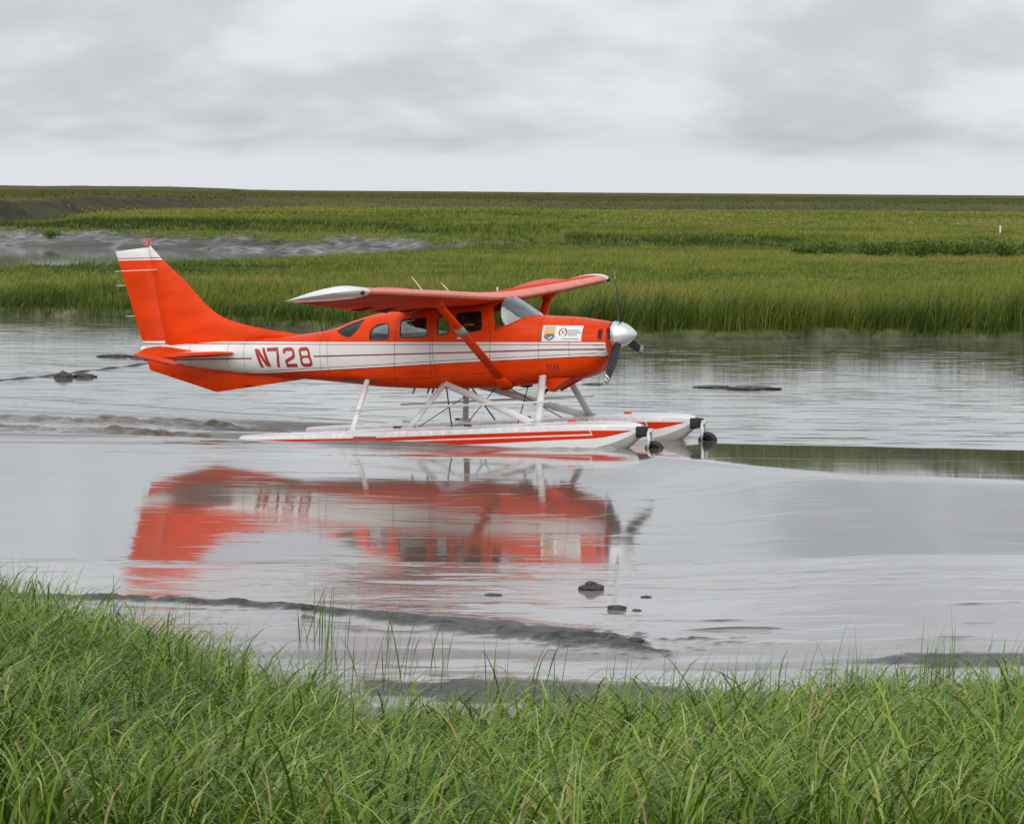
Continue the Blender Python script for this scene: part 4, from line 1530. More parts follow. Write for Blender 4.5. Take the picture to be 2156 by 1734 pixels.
# --- tail surfaces
def plate(name, outline, tfun, mats, parent, paints=(), axis='y', step=0.12, grid_step=0.12):
    """symmetrical surface with outline in two axes and thickness along the third"""
    ol = densify(outline, step)
    lo = np.min(np.array(ol), 0)
    hi = np.max(np.array(ol), 0)
    g_ = np.array([(a, b) for a in np.arange(lo[0], hi[0], grid_step) for b in np.arange(lo[1], hi[1], grid_step)])
    g_ = g_[in_poly(g_[:, 0], g_[:, 1], outline)]
    verts = [Vector(tuple(map(float, p))) for p in g_]
    edges = []
    for lp in [ol] + [densify(p, step) for p, _ in paints]:
        s = len(verts)
        verts += [Vector(tuple(map(float, p))) for p in lp]
        edges += [(s + i, s + (i + 1) % len(lp)) for i in range(len(lp))]
    v, e, f, *_ = delaunay_2d_cdt(verts, edges, [], 0, 1e-5)
    P = np.array([(p.x, p.y) for p in v])
    Fa = np.array([t for t in f if len(t) == 3])
    c = P[Fa].mean(1)
    Fa = Fa[in_poly(c[:, 0], c[:, 1], outline)]
    c = P[Fa].mean(1)
    mi = np.zeros(len(Fa), int)
    for p, k in paints:
        mi[in_poly(c[:, 0], c[:, 1], p)] = k
    t = tfun(P[:, 0], P[:, 1])
    # outline vertices close the two halves
    d = np.full(len(P), 9.0)
    O = np.array(ol)
    for i in range(len(O)):
        a, b = O[i], O[(i + 1) % len(O)]
        ab = b - a
        u = np.clip(((P - a) @ ab) / max(ab @ ab, 1e-12), 0, 1)
        d = np.minimum(d, np.linalg.norm(P - (a + u[:, None] * ab), axis=1))
    t = np.minimum(t, 0.006 + d * 0.5)
    if axis == 'y':
        up = np.stack([P[:, 0], -t, P[:, 1]], -1)
        dn = np.stack([P[:, 0], t, P[:, 1]], -1)
    else:
        up = np.stack([P[:, 0], P[:, 1], t], -1)
        dn = np.stack([P[:, 0], P[:, 1], -t], -1)
    n = len(P)
    # outline strip
    keys = {}
    cnt = {}
    for tri in Fa:
        for i in range(3):
            k = tuple(sorted((tri[i], tri[(i + 1) % 3])))
            cnt[k] = cnt.get(k, 0) + 1
            keys[k] = (tri[i], tri[(i + 1) % 3])
    rim = [keys[k] for k in cnt if cnt[k] == 1]
    F = [tuple(q) for q in Fa] + [tuple(q[::-1] + n) for q in Fa] + [(b, a, a + n, b + n) for a, b in rim]
    o = pydata(name, np.concatenate([up, dn]), F, mats, parent, True, np.concatenate([mi, mi, np.zeros(len(rim), int)]))
    bm = bmesh.new()
    bm.from_mesh(o.data)
    bmesh.ops.recalc_face_normals(bm, faces=bm.faces)
    for e in bm.edges:
        if len(e.link_faces) == 2 and e.calc_face_angle(0) > R(35):
            e.smooth = False
    bm.to_mesh(o.data)
    bm.free()
    return o


FLE = [(1.50, -5.0), (1.70, -5.25), (1.749, -5.60), (1.809, -6.03), (1.895, -6.468), (2.0, -6.84), (2.105, -7.035), (2.29, -7.251), (2.617, -7.551), (2.967, -7.942), (3.203, -8.158)]
hinge_x = lambda z: -7.92 - 0.16 * (z - 1.6)
fte = lambda z: -8.337 - (z - 1.684) * 0.301 if z > 1.684 else -8.337 + (1.684 - z) * 0.257
fin_t = lambda x, z: 0.05 * np.sqrt(np.clip((lerp_pts(z, FLE) - x) / 0.5, 0.0, 1)) * (1.15 - 0.22 * (z - 1.6))
zH = 3.17
fin_out = [(-5.25, 1.70)] + [(x, z) for z, x in FLE[2:]] + [(hinge_x(zH), zH), (hinge_x(1.5), 1.50), (-7.3, 1.5), (-6.5, 1.55), (-5.6, 1.62)]
cap_f = [(-7.90, 2.965), (-8.9, 2.968), (-8.9, 3.4), (-7.8, 3.4)]
pin_f = [(-7.80, 2.993), (-8.9, 2.993), (-8.9, 3.006), (-7.8, 3.006)]
clip = lambda poly: poly
fin = plate('fin', fin_out, fin_t, [M_ORANGE, M_WHITE, M_MAROON], plane, [(cap_f, 1), (pin_f, 2)])
fin['label'] = 'orange swept fin with a white cap'
rud_out = [(hinge_x(3.17) - 0.008, 3.17), (-8.768, 3.116), (fte(2.4), 2.4), (-8.337, 1.684), (fte(1.5), 1.50), (fte(1.30), 1.30), (-8.16, 1.30), (-8.10, 1.42), (hinge_x(1.5) - 0.008, 1.50), (hinge_x(2.4) - 0.008, 2.4)]
rud_t = lambda x, z: np.clip(0.052 * (1 - np.clip((hinge_x(z) - x) / 0.62, 0, 1)) + 0.006, 0.006, 0.06) * (1.15 - 0.22 * (z - 1.6))
white_r = [(-7.7, 1.675), (-8.6, 1.685), (-8.6, 1.43), (-7.7, 1.40)]
pin_r = [(-7.7, 1.634), (-8.6, 1.650), (-8.6, 1.634), (-7.7, 1.618)]
rud = plate('rudder', rud_out, rud_t, [M_ORANGE, M_WHITE, M_MAROON], plane, [(cap_f, 1), (pin_f, 2), (white_r, 1), (pin_r, 2)])
vent_out = [(-5.50, 1.08), (-5.53, 1.046), (-7.06, 0.857), (-8.218, 1.22), (-8.262, 1.385), (-8.15, 1.42), (-7.5, 1.33), (-6.6, 1.20), (-6.0, 1.13)]
plate('ventral_fin', vent_out, lambda x, z: 0.028 + 0 * x, M_ORANGE, plane)

ELEV = R(13)
for side in (-1, 1):
    s_out = [(-6.60, side * 0.10), (-6.63, side * 0.25), (-6.965, side * 1.63), (-7.30, side * 1.63), (-7.33, side * 0.06), (-7.0, side * 0.05)]
    wp = [(-6.70, side * 0.10), (-6.72, side * 0.30), (-6.86, side * 0.80), (-7.0, side * 1.0), (-7.2, side * 1.12), (-7.28, side * 1.12), (-7.28, side * 0.10)]
    st = plate('stabilizer', s_out, lambda x, y: 0.042 * np.sqrt(np.clip((-6.6 - x) / 0.25, 0.05, 1)), [M_ORANGE, M_BRIGHT], plane, [(wp, 1)], axis='z')
    st.location = (0, 0, 1.475)
    e_out = [(0.0, side * 0.10), (0.0, side * 1.645), (0.35, side * 1.645), (0.50, side * 1.72), (0.50, side * 1.94), (0.05, side * 1.99), (-0.20, side * 1.96), (-0.50, side * 0.95), (-0.56, side * 0.32), (-0.42, side * 0.10)]
    ev = plate('elevator', e_out, lambda x, y: 0.036 * (1 - np.clip(-x / 0.58, 0, 1)) + 0.004, M_ORANGE, st, axis='z')
    ev.location = (-7.335, 0, 0)
    ev.rotation_euler = (0, ELEV, 0)

bea = lathe('beacon', [(0.0, 0.05), (0.03, 0.052), (0.075, 0.046), (0.10, 0.026), (0.112, 0.004)], (-8.205, 0, 3.195), M_BEACON, plane, 16, axis='z')
for sy in (-1, 1):
    tube('whisker_antenna', [(-8.02, sy * 0.04, 2.81), (-8.35, sy * 0.22, 2.805), (-8.62, sy * 0.36, 2.80)], [0.009, 0.007, 0.005], M_CREAM, plane, 6)
for z in (2.571, 2.08):
    tube('static_wick', [(fte(z) + 0.02, 0, z), (fte(z) - 0.17, 0, z)], 0.006, M_CREAM, rud, 6)

# --- registration lettering, each character mapped onto the skin
def stroke_mesh(pl, w, closed=False):
    """mitred strip along a polyline in unit coordinates -> (left points, right points)"""
    P = [np.array(p, float) for p in pl]
    n = len(P)
    L_, R_ = [], []
    for i in range(n):
        if closed:
            a, b = P[i] - P[i - 1], P[(i + 1) % n] - P[i]
        else:
            a = P[i] - P[i - 1] if i else P[1] - P[0]
            b = P[i + 1] - P[i] if i < n - 1 else P[i] - P[i - 1]
        a, b = a / np.linalg.norm(a), b / np.linalg.norm(b)
        na, nb = np.array([-a[1], a[0]]), np.array([-b[1], b[0]])
        m_ = na + nb
        m_ /= np.linalg.norm(m_)
        k = w / 2 / max(0.35, m_ @ na)
        L_.append(P[i] + m_ * k)
        R_.append(P[i] - m_ * k)
    if closed:
        L_.append(L_[0])
        R_.append(R_[0])
    return L_, R_


def on_skin(name, strips, corners, mats, parent, off=0.004, side=-1):
    """corners: top-left, top-right, bottom-right, bottom-left as (x, z)"""
    TL, TR, BR, BL = [np.array(c) for c in corners]
    V, F = [], []
    for L_, R_ in strips:
        for i in range(len(L_) - 1):
            seg = np.linalg.norm(L_[i + 1] - L_[i])
            k = max(1, int(np.ceil(seg / 0.16)))
            for q in range(k):
                quad = []
                for (A, t) in ((L_, q / k), (L_, (q + 1) / k), (R_, (q + 1) / k), (R_, q / k)):
                    p = A[i] * (1 - t) + A[i + 1] * t
                    u, v = p[0], p[1]
                    xz = (TL * (1 - u) + TR * u) * v + (BL * (1 - u) + BR * u) * (1 - v)
                    quad.append(xz)
                quad = np.array(quad)
                th = th_of(quad[:, 0], quad[:, 1])
                pts_ = fus(quad[:, 0], th, side) + fus_n(quad[:, 0], th, side) * off
                b = len(V)
                V += list(pts_)
                F.append((b, b + 1, b + 2, b + 3))
    return pydata(name, V, F, mats, parent, False)


W_ = 0.27
hw_ = W_ / 2
GLYPH = {
    'N': [stroke_mesh([(hw_, 0), (hw_, 0.98)], W_), stroke_mesh([(1 - hw_, 0.02), (1 - hw_, 1)], W_), stroke_mesh([(W_ + 0.03, 0.93), (1 - W_ - 0.03, 0.07)], W_ * 0.95)],
    '7': [stroke_mesh([(0, 1 - 0.065), (1 - hw_, 1 - 0.065), (1 - hw_ - 0.02, 0.6), (0.66, 0)], 0.19)],
    '2': [stroke_mesh([(0.09, 0.72), (0.09, 0.88), (0.24, 0.94), (0.78, 0.94), (0.91, 0.86), (0.91, 0.60), (0.78, 0.50), (0.26, 0.36), (0.10, 0.28), (0.10, 0.07), (1.0, 0.07)], 0.19)],
    '8': [stroke_mesh([(0.24, 0.94), (0.76, 0.94), (0.90, 0.86), (0.90, 0.62), (0.80, 0.52), (0.91, 0.42), (0.91, 0.14), (0.76, 0.06), (0.24, 0.06), (0.09, 0.14), (0.09, 0.42), (0.20, 0.52), (0.10, 0.62), (0.10, 0.86)], 0.19, True),
          stroke_mesh([(0.285, 0.52), (0.715, 0.52)], 0.12)],
}
CH = {
    'N': [(-6.252, 1.543), (-6.067, 1.550), (-5.955, 1.251), (-6.152, 1.244)],
    '7': [(-6.025, 1.541), (-5.809, 1.548), (-5.74, 1.247), (-5.99, 1.247)],
    '2': [(-5.735, 1.540), (-5.532, 1.546), (-5.47, 1.254), (-5.675, 1.250)],
    '8': [(-5.445, 1.540), (-5.252, 1.549), (-5.185, 1.262), (-5.395, 1.254)],
}
mirror = {k: k for k in CH}
xs_l = min(c[0] for k in CH for c in CH[k])
xs_r = max(c[0] for k in CH for c in CH[k])
for ch in 'N728':
    o = on_skin('registration_letter', GLYPH[ch], CH[ch], M_LETTER, plane)
    # port side reads the other way round, so the string runs nose to tail there
    c = CH[ch]
    mx = lambda p: (xs_l + xs_r - p[0], p[1])
    # keep reading order: seen from port, forward is on the left
    o2 = on_skin('registration_letter', [([np.array((1 - p[0], p[1])) for p in A], [np.array((1 - p[0], p[1])) for p in B]) for A, B in GLYPH[ch]],
                 [mx(c[1]), mx(c[0]), mx(c[3]), mx(c[2])], M_LETTER, plane, side=1)

# --- sign panel with the two emblems
SC = [(-1.338, 1.826), (-0.712, 1.807), (-0.727, 1.577), (-1.345, 1.587)]


def rect_strip(u0, u1, v0, v1, k=6):
    out = []
    for i in range(k):
        a, b = v0 + (v1 - v0) * i / k, v0 + (v1 - v0) * (i + 1) / k
        m_ = max(2, int((u1 - u0) / 0.12) + 1)
        us_ = np.linspace(u0, u1, m_)
        out.append(([np.array((u, b)) for u in us_], [np.array((u, a)) for u in us_]))
    return out


def poly_rows(fn, v0, v1, k=8):
    """filled shape given by left/right limits per height"""
    out = []
    for i in range(k):
        a, b = v0 + (v1 - v0) * i / k, v0 + (v1 - v0) * (i + 1) / k
        (la, ra), (lb, rb) = fn(a), fn(b)
        out.append(([np.array((lb, b)), np.array((rb, b))], [np.array((la, a)), np.array((ra, a))]))
    return out


for side in (-1,):
    sg = on_skin('sign_panel', rect_strip(0, 1, 0, 1, 6), SC, M_SIGN, plane, 0.006)
    shield = lambda v: (0.045 + 0.13 * max(0, (0.32 - v) / 0.28) ** 2, 0.325 - 0.13 * max(0, (0.32 - v) / 0.28) ** 2)
    em = on_skin('shield_emblem', poly_rows(shield, 0.72, 0.96, 2), SC, M_SGREEN, sg, 0.008)
    on_skin('emblem_sky', poly_rows(shield, 0.38, 0.72, 3), SC, M_SGOLD, sg, 0.008)
    on_skin('emblem_water', poly_rows(shield, 0.05, 0.38, 6), SC, M_SBLUE, sg, 0.008)
    on_skin('emblem_bird', [stroke_mesh([(0.11, 0.36), (0.17, 0.44), (0.22, 0.40), (0.29, 0.46)], 0.10)], SC, M_SPURPLE, sg, 0.010)
    on_skin('emblem_splash', [stroke_mesh([(0.17, 0.15), (0.21, 0.22), (0.25, 0.31)], 0.04)], SC, M_SIGN, sg, 0.010)
    cxg, cyg, ru, rv = 0.525, 0.58, 0.095, 0.25
    circ = [(cxg + ru * math.cos(a), cyg + rv * math.sin(a)) for a in np.linspace(R(-60), R(235), 20)]
    on_skin('globe_emblem', [stroke_mesh(circ, 0.035)], SC, M_SMAROON, sg, 0.008)
    on_skin('globe_mark', [stroke_mesh([(cxg - 0.05, cyg + 0.13), (cxg, cyg + 0.02), (cxg + 0.0, cyg - 0.12)], 0.035), stroke_mesh([(cxg + 0.06, cyg + 0.13), (cxg + 0.03, cyg + 0.03)], 0.03)], SC, M_SMAROON, sg, 0.008)
    txt = []
    for row, (v, u1, hh_) in enumerate(((0.70, 0.93, 0.055), (0.56, 0.965, 0.055), (0.42, 0.87, 0.05), (0.155, 0.93, 0.04))):
        u = 0.655 if row < 3 else 0.50
        while u < u1:
            wd = rng.uniform(0.014, 0.024)
            txt.append(([np.array((u, v + hh_)), np.array((u + wd, v + hh_))], [np.array((u, v - hh_ * rng.uniform(0.7, 1.0))), np.array((u + wd, v - hh_))]))
            u += wd + 0.009
    tx_ = on_skin('sign_text', txt, SC, M_STEXT, sg, 0.008)
    tx_['kind'] = 'stuff'

# --- cowling details
for k in range(4):
    x = -1.285 + 0.05 * k
    on_skin('louver', [stroke_mesh([(0.2, 1.0), (0.55, 0.5), (0.8, 0.0)], 0.6)], [(x, 1.238), (x + 0.028, 1.238), (x + 0.036, 1.155), (x + 0.008, 1.155)], M_DARK, plane, 0.004)
for sy in (-1, 1):
    V = [(-1.42, sy * 0.14, 0.97), (-1.42, sy * 0.40, 1.02), (-1.30, sy * 0.15, 0.80), (-1.30, sy * 0.37, 0.83), (-0.95, sy * 0.16, 0.98), (-0.95, sy * 0.36, 1.03)]
    F = [(0, 1, 3, 2), (2, 3, 5, 4), (0, 2, 4), (1, 5, 3)]
    pydata('cowl_flap', V, F, M_ORANGE, plane, False)
tube('exhaust_pipe', [(-1.30, -0.22, 0.99), (-1.36, -0.23, 0.86), (-1.44, -0.23, 0.80)], 0.035, M_DARK, plane, 8)
for x in (-3.62, -3.38, -3.3):
    tube('belly_antenna', [(x, -0.1, 0.9), (x - 0.04, -0.1, 0.80)], [0.02, 0.012], M_DARK if x > -3.5 else M_GREYMETAL, plane, 6)
dh = on_skin('door_handle', [stroke_mesh([(0, 0.5), (1, 0.5)], 0.8)], [(-2.70, 1.672), (-2.63, 1.672), (-2.63, 1.645), (-2.70, 1.645)], M_BRIGHT, plane, 0.012)
# door and cargo door shut lines (thin raised edges)
for poly in ([(-3.12, 2.03), (-2.24, 2.06), (-2.16, 1.72), (-2.2, 1.12), (-3.05, 1.08), (-3.12, 1.4)], [(-3.72, 1.98), (-3.16, 2.02), (-3.16, 1.06), (-3.78, 1.02)]):
    q = np.array(densify(poly + [poly[0]], 0.06, False))
    for side in (-1, 1):
        th = th_of(q[:, 0], q[:, 1])
        tube('door_seam', fus(q[:, 0], th, side) + fus_n(q[:, 0], th, side) * 0.0005, 0.0035, M_SEAL, plane, 4)
# skin joints along the tail cone and cowling
for xj in (-7.45, -6.75, -6.45, -5.05, -4.92, -1.40, -0.92):
    for side in (-1, 1):
        th = np.linspace(-1.2, 1.35, 30)
        tube('skin_joint', fus(np.full(30, xj), th, side) + fus_n(np.full(30, xj), th, side) * 0.0003, 0.0028, M_SEAL, plane, 4)
for zj, xa, xb2 in ((1.70, -1.38, -0.45), (1.10, -1.38, -0.60), (1.06, -5.0, -1.5)):
    q = np.array([(x, zj) for x in np.linspace(xa, xb2, 30)])
    for side in (-1, 1):
        th = th_of(q[:, 0], q[:, 1])
        tube('skin_joint', fus(q[:, 0], th, side) + fus_n(q[:, 0], th, side) * 0.0003, 0.0025, M_SEAL, plane, 4)
for bx_, tx_, yb in ((-3.24, -3.545, -0.3), (-2.85, -3.17, -0.3)):
    ztop = wing_pt(abs(yb), (-2.045 - bx_) / 1.655, 1, -1)[2]
    tube('rod_antenna', [(bx_, yb, ztop - 0.02), ((bx_ + tx_) / 2, yb, (ztop + 2.61) / 2), (tx_, yb, 2.61)], [0.012, 0.009, 0.006], M_CREAM, plane, 6)
tube('temperature_probe', [(-2.25, 0, 2.33), (-2.25, 0, 2.42)], 0.014, M_CREAM, plane, 6)
tube('blade_antenna', [(-5.2, 0, 1.76), (-5.23, 0, 1.86)], 0.010, M_DARK, plane, 6)

# --- propeller
HUB = Vector((-0.19, 0, 1.66))
prop = lathe('spinner', [(-0.168, 0.20), (-0.15, 0.205), (-0.05, 0.192), (0.04, 0.155), (0.11, 0.105), (0.16, 0.06), (0.188, 0.02), (0.192, 0.002)], HUB, M_SPINNER, plane, 32)
lathe('spinner_backplate', [(-0.195, 0.19), (-0.168, 0.203), (-0.165, 0.19)], HUB, M_DARK, prop, 32)
for al in (-14, 106, 226):
    V, F, MI = [], [], []
    rs = [0.12, 0.20, 0.30, 0.45, 0.60, 0.75, 0.88, 0.92, 0.955, 0.985, 1.02]
    ch = [0.085, 0.10, 0.13, 0.155, 0.16, 0.15, 0.128, 0.118, 0.108, 0.095, 0.05]
    for r, c in zip(rs, ch):
        tw = -R(16 + 34 * (1 - min(1, r / 0.9)))
        tk = 0.03 * (1 - r * 0.75)
        for (u, w_) in ((-0.5, 0), (-0.25, 0.9), (0.1, 1), (0.5, 0), (0.1, -0.55), (-0.25, -0.5)):
            a, b = u * c, w_ * tk / 2
            V.append(Vector((math.sin(tw) * a + math.cos(tw) * b, math.cos(tw) * a - math.sin(tw) * b, r)))
    for i in range(len(rs) - 1):
        for j in range(6):
            F.append((i * 6 + j, i * 6 + (j + 1) % 6, (i + 1) * 6 + (j + 1) % 6, (i + 1) * 6 + j))
            MI.append({6: 1, 7: 2, 8: 1}.get(i, 0) if i < 9 else 2)
    F.append(tuple((len(rs) - 1) * 6 + j for j in range(6)))
    MI.append(2)
    rot = Matrix.Rotation(R(al), 3, 'X').inverted()
    rot = Matrix.Rotation(-R(al), 3, 'X')
    V = [HUB + Vector((-0.06, 0, 0)) + rot @ v for v in V]
    pydata('propeller_blade', V, F, [M_BLADE, M_BRIGHT, M_LETTER], prop, True, MI)

# --- floats
FD = [(-6.05, 0.195), (-5.918, 0.205), (-4.158, 0.268), (-3.53, 0.292), (-2.317, 0.314), (-1.497, 0.346), (-0.685, 0.368), (-0.083, 0.374), (0.25, 0.362), (0.43, 0.335), (0.50, 0.315)]
FC = [(-6.05, 0.02), (-4.0, -0.06), (-3.0, -0.10), (-1.5, -0.10), (-0.5, -0.03), (0.0, 0.06), (0.3, 0.165), (0.43, 0.225), (0.50, 0.25)]      # chine
FK = [(-6.05, -0.05), (-4.0, -0.30), (-2.61, -0.40), (-2.6, -0.48), (-1.5, -0.47), (-0.6, -0.36), (0.0, -0.16), (0.3, 0.02), (0.43, 0.14), (0.50, 0.19)]
FW = [(-6.05, 0.12), (-5.5, 0.20), (-4.5, 0.29), (-3.0, 0.355), (-1.5, 0.37), (-0.5, 0.36), (0.0, 0.31), (0.3, 0.23), (0.43, 0.16), (0.50, 0.12)]
NT = 14


def fl(x, t, out):
    """float skin half: t 0 deck centre, .3 deck edge, .36 side top, .7 chine, 1 keel"""
    d, c, k, w = [float(pchip(x, A)) for A in (FD, FC, FK, FW)]
    if t <= 0.3:
        q = t / 0.3
        return (x, out * w * 0.93 * q, d + 0.035 * (1 - q * q))
    if t <= 0.36:
        q = (t - 0.3) / 0.06
        return (x, out * w * (0.93 + 0.07 * math.sin(q * 1.57)), d - 0.025 * (1 - math.cos(q * 1.57)))
    if t <= 0.7:
        q = (t - 0.36) / 0.34
        return (x, out * w * (1.0 - 0.03 * q), (d - 0.025) * (1 - q) + c * q)
    q = (t - 0.7) / 0.3
    return (x, out * w * 0.97 * (1 - q), c * (1 - q) + k * q - 0.04 * math.sin(q * math.pi))


def t_side(x, z):
    d, c = float(pchip(x, FD)) - 0.025, float(pchip(x, FC))
    return 0.36 + 0.34 * min(1, max(0, (d - z) / max(d - c, 1e-4)))


S_TOP = [(-6.03, 0.168), (-4.5, 0.185), (-3.66, 0.197), (-2.32, 0.238), (-0.75, 0.278), (-0.2, 0.285), (0.40, 0.272)]
S_BOT = [(-6.03, 0.11), (-4.0, 0.06), (-2.32, 0.085), (-0.6, 0.150), (-0.09, 0.168), (0.18, 0.215), (0.40, 0.2715)]
stripe = [(x, float(lerp_pts(x, S_TOP))) for x in np.linspace(-6.03, 0.40, 50)] + [(x, float(pchip(x, S_BOT))) for x in np.linspace(0.395, -6.03, 50)]
pf = lambda x: float(lerp_pts(x, [(-3.7, 0.135), (-2.32, 0.168), (-0.19, 0.222)]))
pinl = [(x, pf(x) + 0.010) for x in np.linspace(-3.66, -0.19, 30)] + [(x, pf(x) - 0.010) for x in np.linspace(-0.17, -3.66, 30)]
hook = [(-0.225, 0.2845), (-0.205, 0.2845), (-0.175, 0.222), (-0.192, 0.233)]

for fy in (-1.25, 1.25):
    out = -1 if fy < 0 else 1
    ft = empty('float', (0, 0, 0))
    ft.parent = plane
    ft.location = (0, fy, 0)
    xs_f = np.concatenate([np.linspace(-6.05, -2.7, 30), [-2.61, -2.6], np.linspace(-2.5, 0.5, 34)])
    ts_f = [0, 0.1, 0.2, 0.3, 0.315, 0.33, 0.345, 0.36, 0.44, 0.53, 0.61, 0.7, 0.702, 0.78, 0.85, 0.92, 1.0]
    pts_uv = [(float(a), float(b)) for a in xs_f for b in ts_f]
    lps = [[(x, t_side(x, z)) for x, z in densify(pl, 0.09)] for pl in (stripe, pinl, hook)]
    V2, F2 = cdt(pts_uv, [[(a, b / KT * 1.0) for a, b in []] or lp for lp in lps])
    c2 = V2[F2].mean(1)
    mi2 = np.zeros(len(F2), int)
    mi2[in_poly(c2[:, 0], c2[:, 1], lps[0])] = 1
    mi2[in_poly(c2[:, 0], c2[:, 1], lps[1])] = 0
    mi2[in_poly(c2[:, 0], c2[:, 1], lps[2])] = 0
    Vh, Fh, Mh = [], [], []
    for sg in (1, -1):
        b0 = len(Vh)
        Vh += [fl(u, t, sg * out) for u, t in V2]
        Fh += [tuple(b0 + i for i in (q if sg * out > 0 else q[::-1])) for q in F2]
        Mh += list(mi2)
    # transom and bow caps
    for xe in (-6.05, 0.5):
        b0 = len(Vh)
        cap = [fl(xe, t, 1) for t in ts_f] + [fl(xe, t, -1) for t in ts_f[::-1][1:-1]]
        Vh += cap
        Fh.append(tuple(range(b0, b0 + len(cap))))
        Mh.append(0)
    hull = pydata('float_hull', Vh, Fh, [M_BRIGHT, M_FLOATRED], ft, True, Mh)
    bm = bmesh.new()
    bm.from_mesh(hull.data)
    bmesh.ops.remove_doubles(bm, verts=bm.verts, dist=1e-4)
    bmesh.ops.recalc_face_normals(bm, faces=bm.faces)
    for e in bm.edges:
        if len(e.link_faces) == 2 and e.calc_face_angle(0) > R(28):
            e.smooth = False
    bm.to_mesh(hull.data)
    bm.free()
    # bow bumper and nose wheel
    bm = box_bm(0.44, 0.60, -0.165, 0.165, 0.155, 0.335)
    for v in bm.verts:
        if v.co.x > 0.5:
            v.co.y *= 0.62
            v.co.z = 0.245 + (v.co.z - 0.245) * 0.75
    bm_obj('bow_bumper', bm, M_RUBBER, ft, True, 0.03)
    wc = Vector((0.675, 0, -0.045))
    bm_obj('wheel_bracket', box_bm(0.575, 0.655, -0.05, 0.05, 0.23, 0.29), M_STRUT, ft, bevel=0.012)
    for sy in (-1, 1):
        tube('wheel_fork', [(0.59, sy * 0.05, 0.25), (0.625, sy * 0.085, 0.13), (0.60, sy * 0.085, 0.0), (0.66, sy * 0.085, -0.06)], [0.030, 0.026, 0.02, 0.018], M_STRUT, ft, 8)
    wh = lathe('nose_wheel', [(-0.05, 0.08), (-0.057, 0.12), (-0.042, 0.146), (0.0, 0.153), (0.042, 0.146), (0.057, 0.12), (0.05, 0.08)], wc, M_RUBBER, ft, 28, axis='y')
    # deck fittings
    for xc_, col in ((-0.62, M_FLOATRED), (-2.3, M_DARK), (-3.45, M_DARK), (-4.35, M_GREYMETAL)):
        z = float(pchip(xc_, FD)) + 0.03
        bm_obj('deck_cleat', box_bm(xc_ - 0.06, xc_ + 0.06, -0.025, 0.025, z - 0.01, z + 0.03), col, ft, bevel=0.008)
    for xc_ in (-5.2, -3.9, -2.0, -0.9):
        z = float(pchip(xc_, FD)) + 0.033
        bm = bmesh.new()
        bmesh.ops.create_cone(bm, cap_ends=True, segments=14, radius1=0.07, radius2=0.065, depth=0.014)
        bmesh.ops.translate(bm, verts=bm.verts, vec=(xc_, 0.1, z))
        bm_obj('hatch_cover', bm, M_GREYMETAL, ft)
    # maker's plate on the outer side: a lighter red panel
    V, F = [], []
    for x in np.linspace(-4.05, -3.66, 5):
        for z in (0.150, 0.218):
            p = fl(x, t_side(x, z), out)
            V.append((p[0], p[1] + out * 0.004, p[2]))
    F = [(2 * i, 2 * i + 1, 2 * i + 3, 2 * i + 2) for i in range(4)]
    pl = pydata('name_plate', V, F, paint('plate_red', (0.55, 0.08, 0.07)), ft, False)
    # water rudder at the stern
    bm = box_bm(-6.28, -6.05, -0.012, 0.012, -0.35, 0.06)
    bm_obj('water_rudder', bm, M_GREYMETAL, ft, bevel=0.004)

    # float struts
    FA = ((1, 0, 0), 1.9)
    def deck(x):
        return float(pchip(x, FD)) + 0.02
    ys_ = out
    tube('float_strut', [(-1.35, ys_ * 0.50, 1.06), (-1.20, ys_ * 1.15, deck(-1.2))], 0.031, M_STRUT, plane, 10, flat=FA)
    tube('float_strut', [(-2.985, ys_ * 0.46, 0.955), (-3.30, ys_ * 1.15, deck(-3.3))], 0.026, M_STRUT, plane, 10, flat=FA)
    tube('float_strut', [(-2.96, ys_ * 0.46, 0.955), (-1.26, ys_ * 1.15, deck(-1.26))], 0.029, M_STRUT, plane, 10, flat=((0, 0, 1), 1.9))
    if out < 0:
        tube('float_strut', [(-4.27, ys_ * 0.45, 1.03), (-4.24, ys_ * 1.15, deck(-4.24))], 0.025, M_BRIGHT, plane, 10, flat=FA)
    for x in (-1.21, -3.3):
        bm = box_bm(x - 0.09, x + 0.09, ys_ * 1.15 - 0.05, ys_ * 1.15 + 0.05, deck(x) - 0.01, deck(x) + 0.035)
        bm_obj('strut_foot', bm, M_GREYMETAL, plane, bevel=0.01)
    tube('walk_rail', [(-4.33, ys_ * 1.0, 0.59), (-2.7, ys_ * 1.0, 0.645), (-1.08, ys_ * 1.0, 0.69)], 0.017, M_STRUT, plane, 8)
    # brace wires
    tube('brace_wire', [(-2.96, ys_ * 0.45, 0.95), (-2.70, ys_ * 0.9, 0.34)], 0.012, M_DARK, plane, 6)
    tube('brace_wire', [(-2.5, ys_ * 0.45, 0.85), (-3.2, ys_ * 1.05, deck(-3.2))], 0.007, M_DARK, plane, 6)
    tube('brace_wire', [(-1.95, ys_ * 0.45, 0.90), (-1.6, -ys_ * 0.95, 0.36)], 0.008, M_DARK, plane, 6)
for x in (-1.2, -3.3):
    tube('spreader_bar', [(x, -1.2, float(pchip(x, FD)) - 0.03), (x, 1.2, float(pchip(x, FD)) - 0.03)], 0.03, M_STRUT, plane, 10, flat=((1, 0, 0), 1.7))


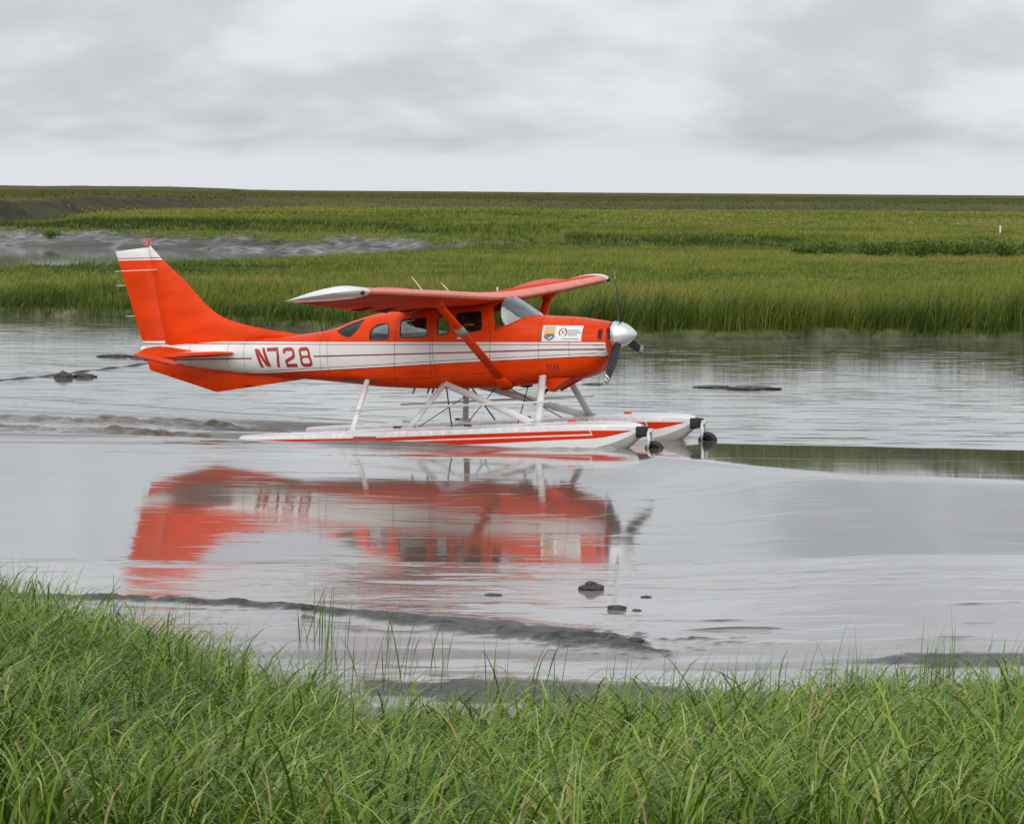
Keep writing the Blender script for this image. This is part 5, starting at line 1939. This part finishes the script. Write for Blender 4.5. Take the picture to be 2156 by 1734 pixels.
# ------------------------------------------------------------------ pilot, seated at the left front seat, seen dimly through the glass
def skin_body(name, joints, bones, mats, root, level=2):
    me = bpy.data.meshes.new(name)
    me.from_pydata([j[0] for j in joints], bones, [])
    o = bpy.data.objects.new(name, me)
    C.objects.link(o)
    o.modifiers.new('skin', 'SKIN')
    me.skin_vertices[0].data.foreach_set('radius', [r for j in joints for r in (j[1], j[1] if len(j) < 3 else j[2])])
    for i in range(len(joints)):
        me.skin_vertices[0].data[i].use_root = (i == root)
    ss = o.modifiers.new('smooth', 'SUBSURF')
    ss.levels = ss.render_levels = level
    dg = bpy.context.evaluated_depsgraph_get()
    m2 = bpy.data.meshes.new_from_object(o.evaluated_get(dg))
    bpy.data.objects.remove(o)
    m2.name = name
    return link(name, m2, mats, None, True)


M_SHIRT = paint('dark_jacket', (0.035, 0.04, 0.05), rough=0.8, coat=0)
M_FACE = paint('skin', (0.42, 0.24, 0.17), rough=0.5, coat=0)
M_HAIR = paint('dark_hair', (0.02, 0.016, 0.013), rough=0.6, coat=0)
px_, py_ = -2.60, 0.27
J = [((px_, py_, 1.42), 0.14, 0.16), ((px_ - 0.03, py_, 1.62), 0.12, 0.16), ((px_ - 0.05, py_, 1.78), 0.10, 0.15), ((px_ - 0.03, py_, 1.87), 0.055), ((px_ - 0.01, py_, 1.94), 0.06), ((px_ + 0.015, py_, 2.02), 0.085), ((px_ + 0.01, py_, 2.08), 0.065),
     ((px_ - 0.05, py_ - 0.19, 1.76), 0.065), ((px_ + 0.10, py_ - 0.22, 1.52), 0.05), ((px_ + 0.33, py_ - 0.12, 1.62), 0.038), ((px_ + 0.45, py_ - 0.10, 1.69), 0.035),
     ((px_ - 0.05, py_ + 0.17, 1.76), 0.065), ((px_ + 0.10, py_ + 0.19, 1.52), 0.05), ((px_ + 0.33, py_ + 0.12, 1.62), 0.038), ((px_ + 0.45, py_ + 0.10, 1.69), 0.035),
     ((px_ + 0.08, py_ - 0.10, 1.40), 0.09), ((px_ + 0.45, py_ - 0.11, 1.45), 0.075), ((px_ + 0.62, py_ - 0.11, 1.12), 0.055),
     ((px_ + 0.08, py_ + 0.10, 1.40), 0.09), ((px_ + 0.45, py_ + 0.11, 1.45), 0.075), ((px_ + 0.62, py_ + 0.11, 1.12), 0.055)]
B = [(0, 1), (1, 2), (2, 3), (3, 4), (4, 5), (5, 6), (2, 7), (7, 8), (8, 9), (9, 10), (2, 11), (11, 12), (12, 13), (13, 14), (0, 15), (15, 16), (16, 17), (0, 18), (18, 19), (19, 20)]
pilot = skin_body('person', J, B, [M_SHIRT, M_FACE], 0)
mi = [1 if (p.center.z > 1.89 or p.center.x > px_ + 0.40 and p.center.z > 1.6) else 0 for p in pilot.data.polygons]
pilot.data.polygons.foreach_set('material_index', np.array(mi, np.int32))
pilot.location = PLANE_O
pilot.rotation_euler = PM.to_euler()
tag(pilot, 'person in dark clothing with a headset seated behind the front side window', 'person')
bm = bmesh.new()
bmesh.ops.create_uvsphere(bm, u_segments=18, v_segments=12, radius=0.1)
for v in bm.verts:
    v.co = Vector((v.co.x * 0.95 - 0.012, v.co.y * 0.85, max(v.co.z, -0.02 if v.co.x < 0.02 else 0.045) * 0.98))
bmesh.ops.translate(bm, verts=bm.verts, vec=(px_ + 0.01, py_, 2.04))
bm_obj('hair', bm, M_HAIR, pilot, True)
tube('headset_band', [(px_, py_ + 0.10 * math.cos(a), 2.03 + 0.115 * math.sin(a)) for a in np.linspace(0, math.pi, 11)], 0.010, M_GREYMETAL, pilot, 6)
for sy in (-1, 1):
    lathe('ear_cup', [(-0.025, 0.03), (-0.015, 0.045), (0.015, 0.045), (0.025, 0.03)], (px_, py_ + sy * 0.10, 2.02), M_GREYMETAL, pilot, 12, axis='y')
tube('nose', [(px_ + 0.09, py_, 2.035), (px_ + 0.118, py_, 2.005), (px_ + 0.10, py_, 1.998)], [0.010, 0.015, 0.010], M_FACE, pilot, 6)
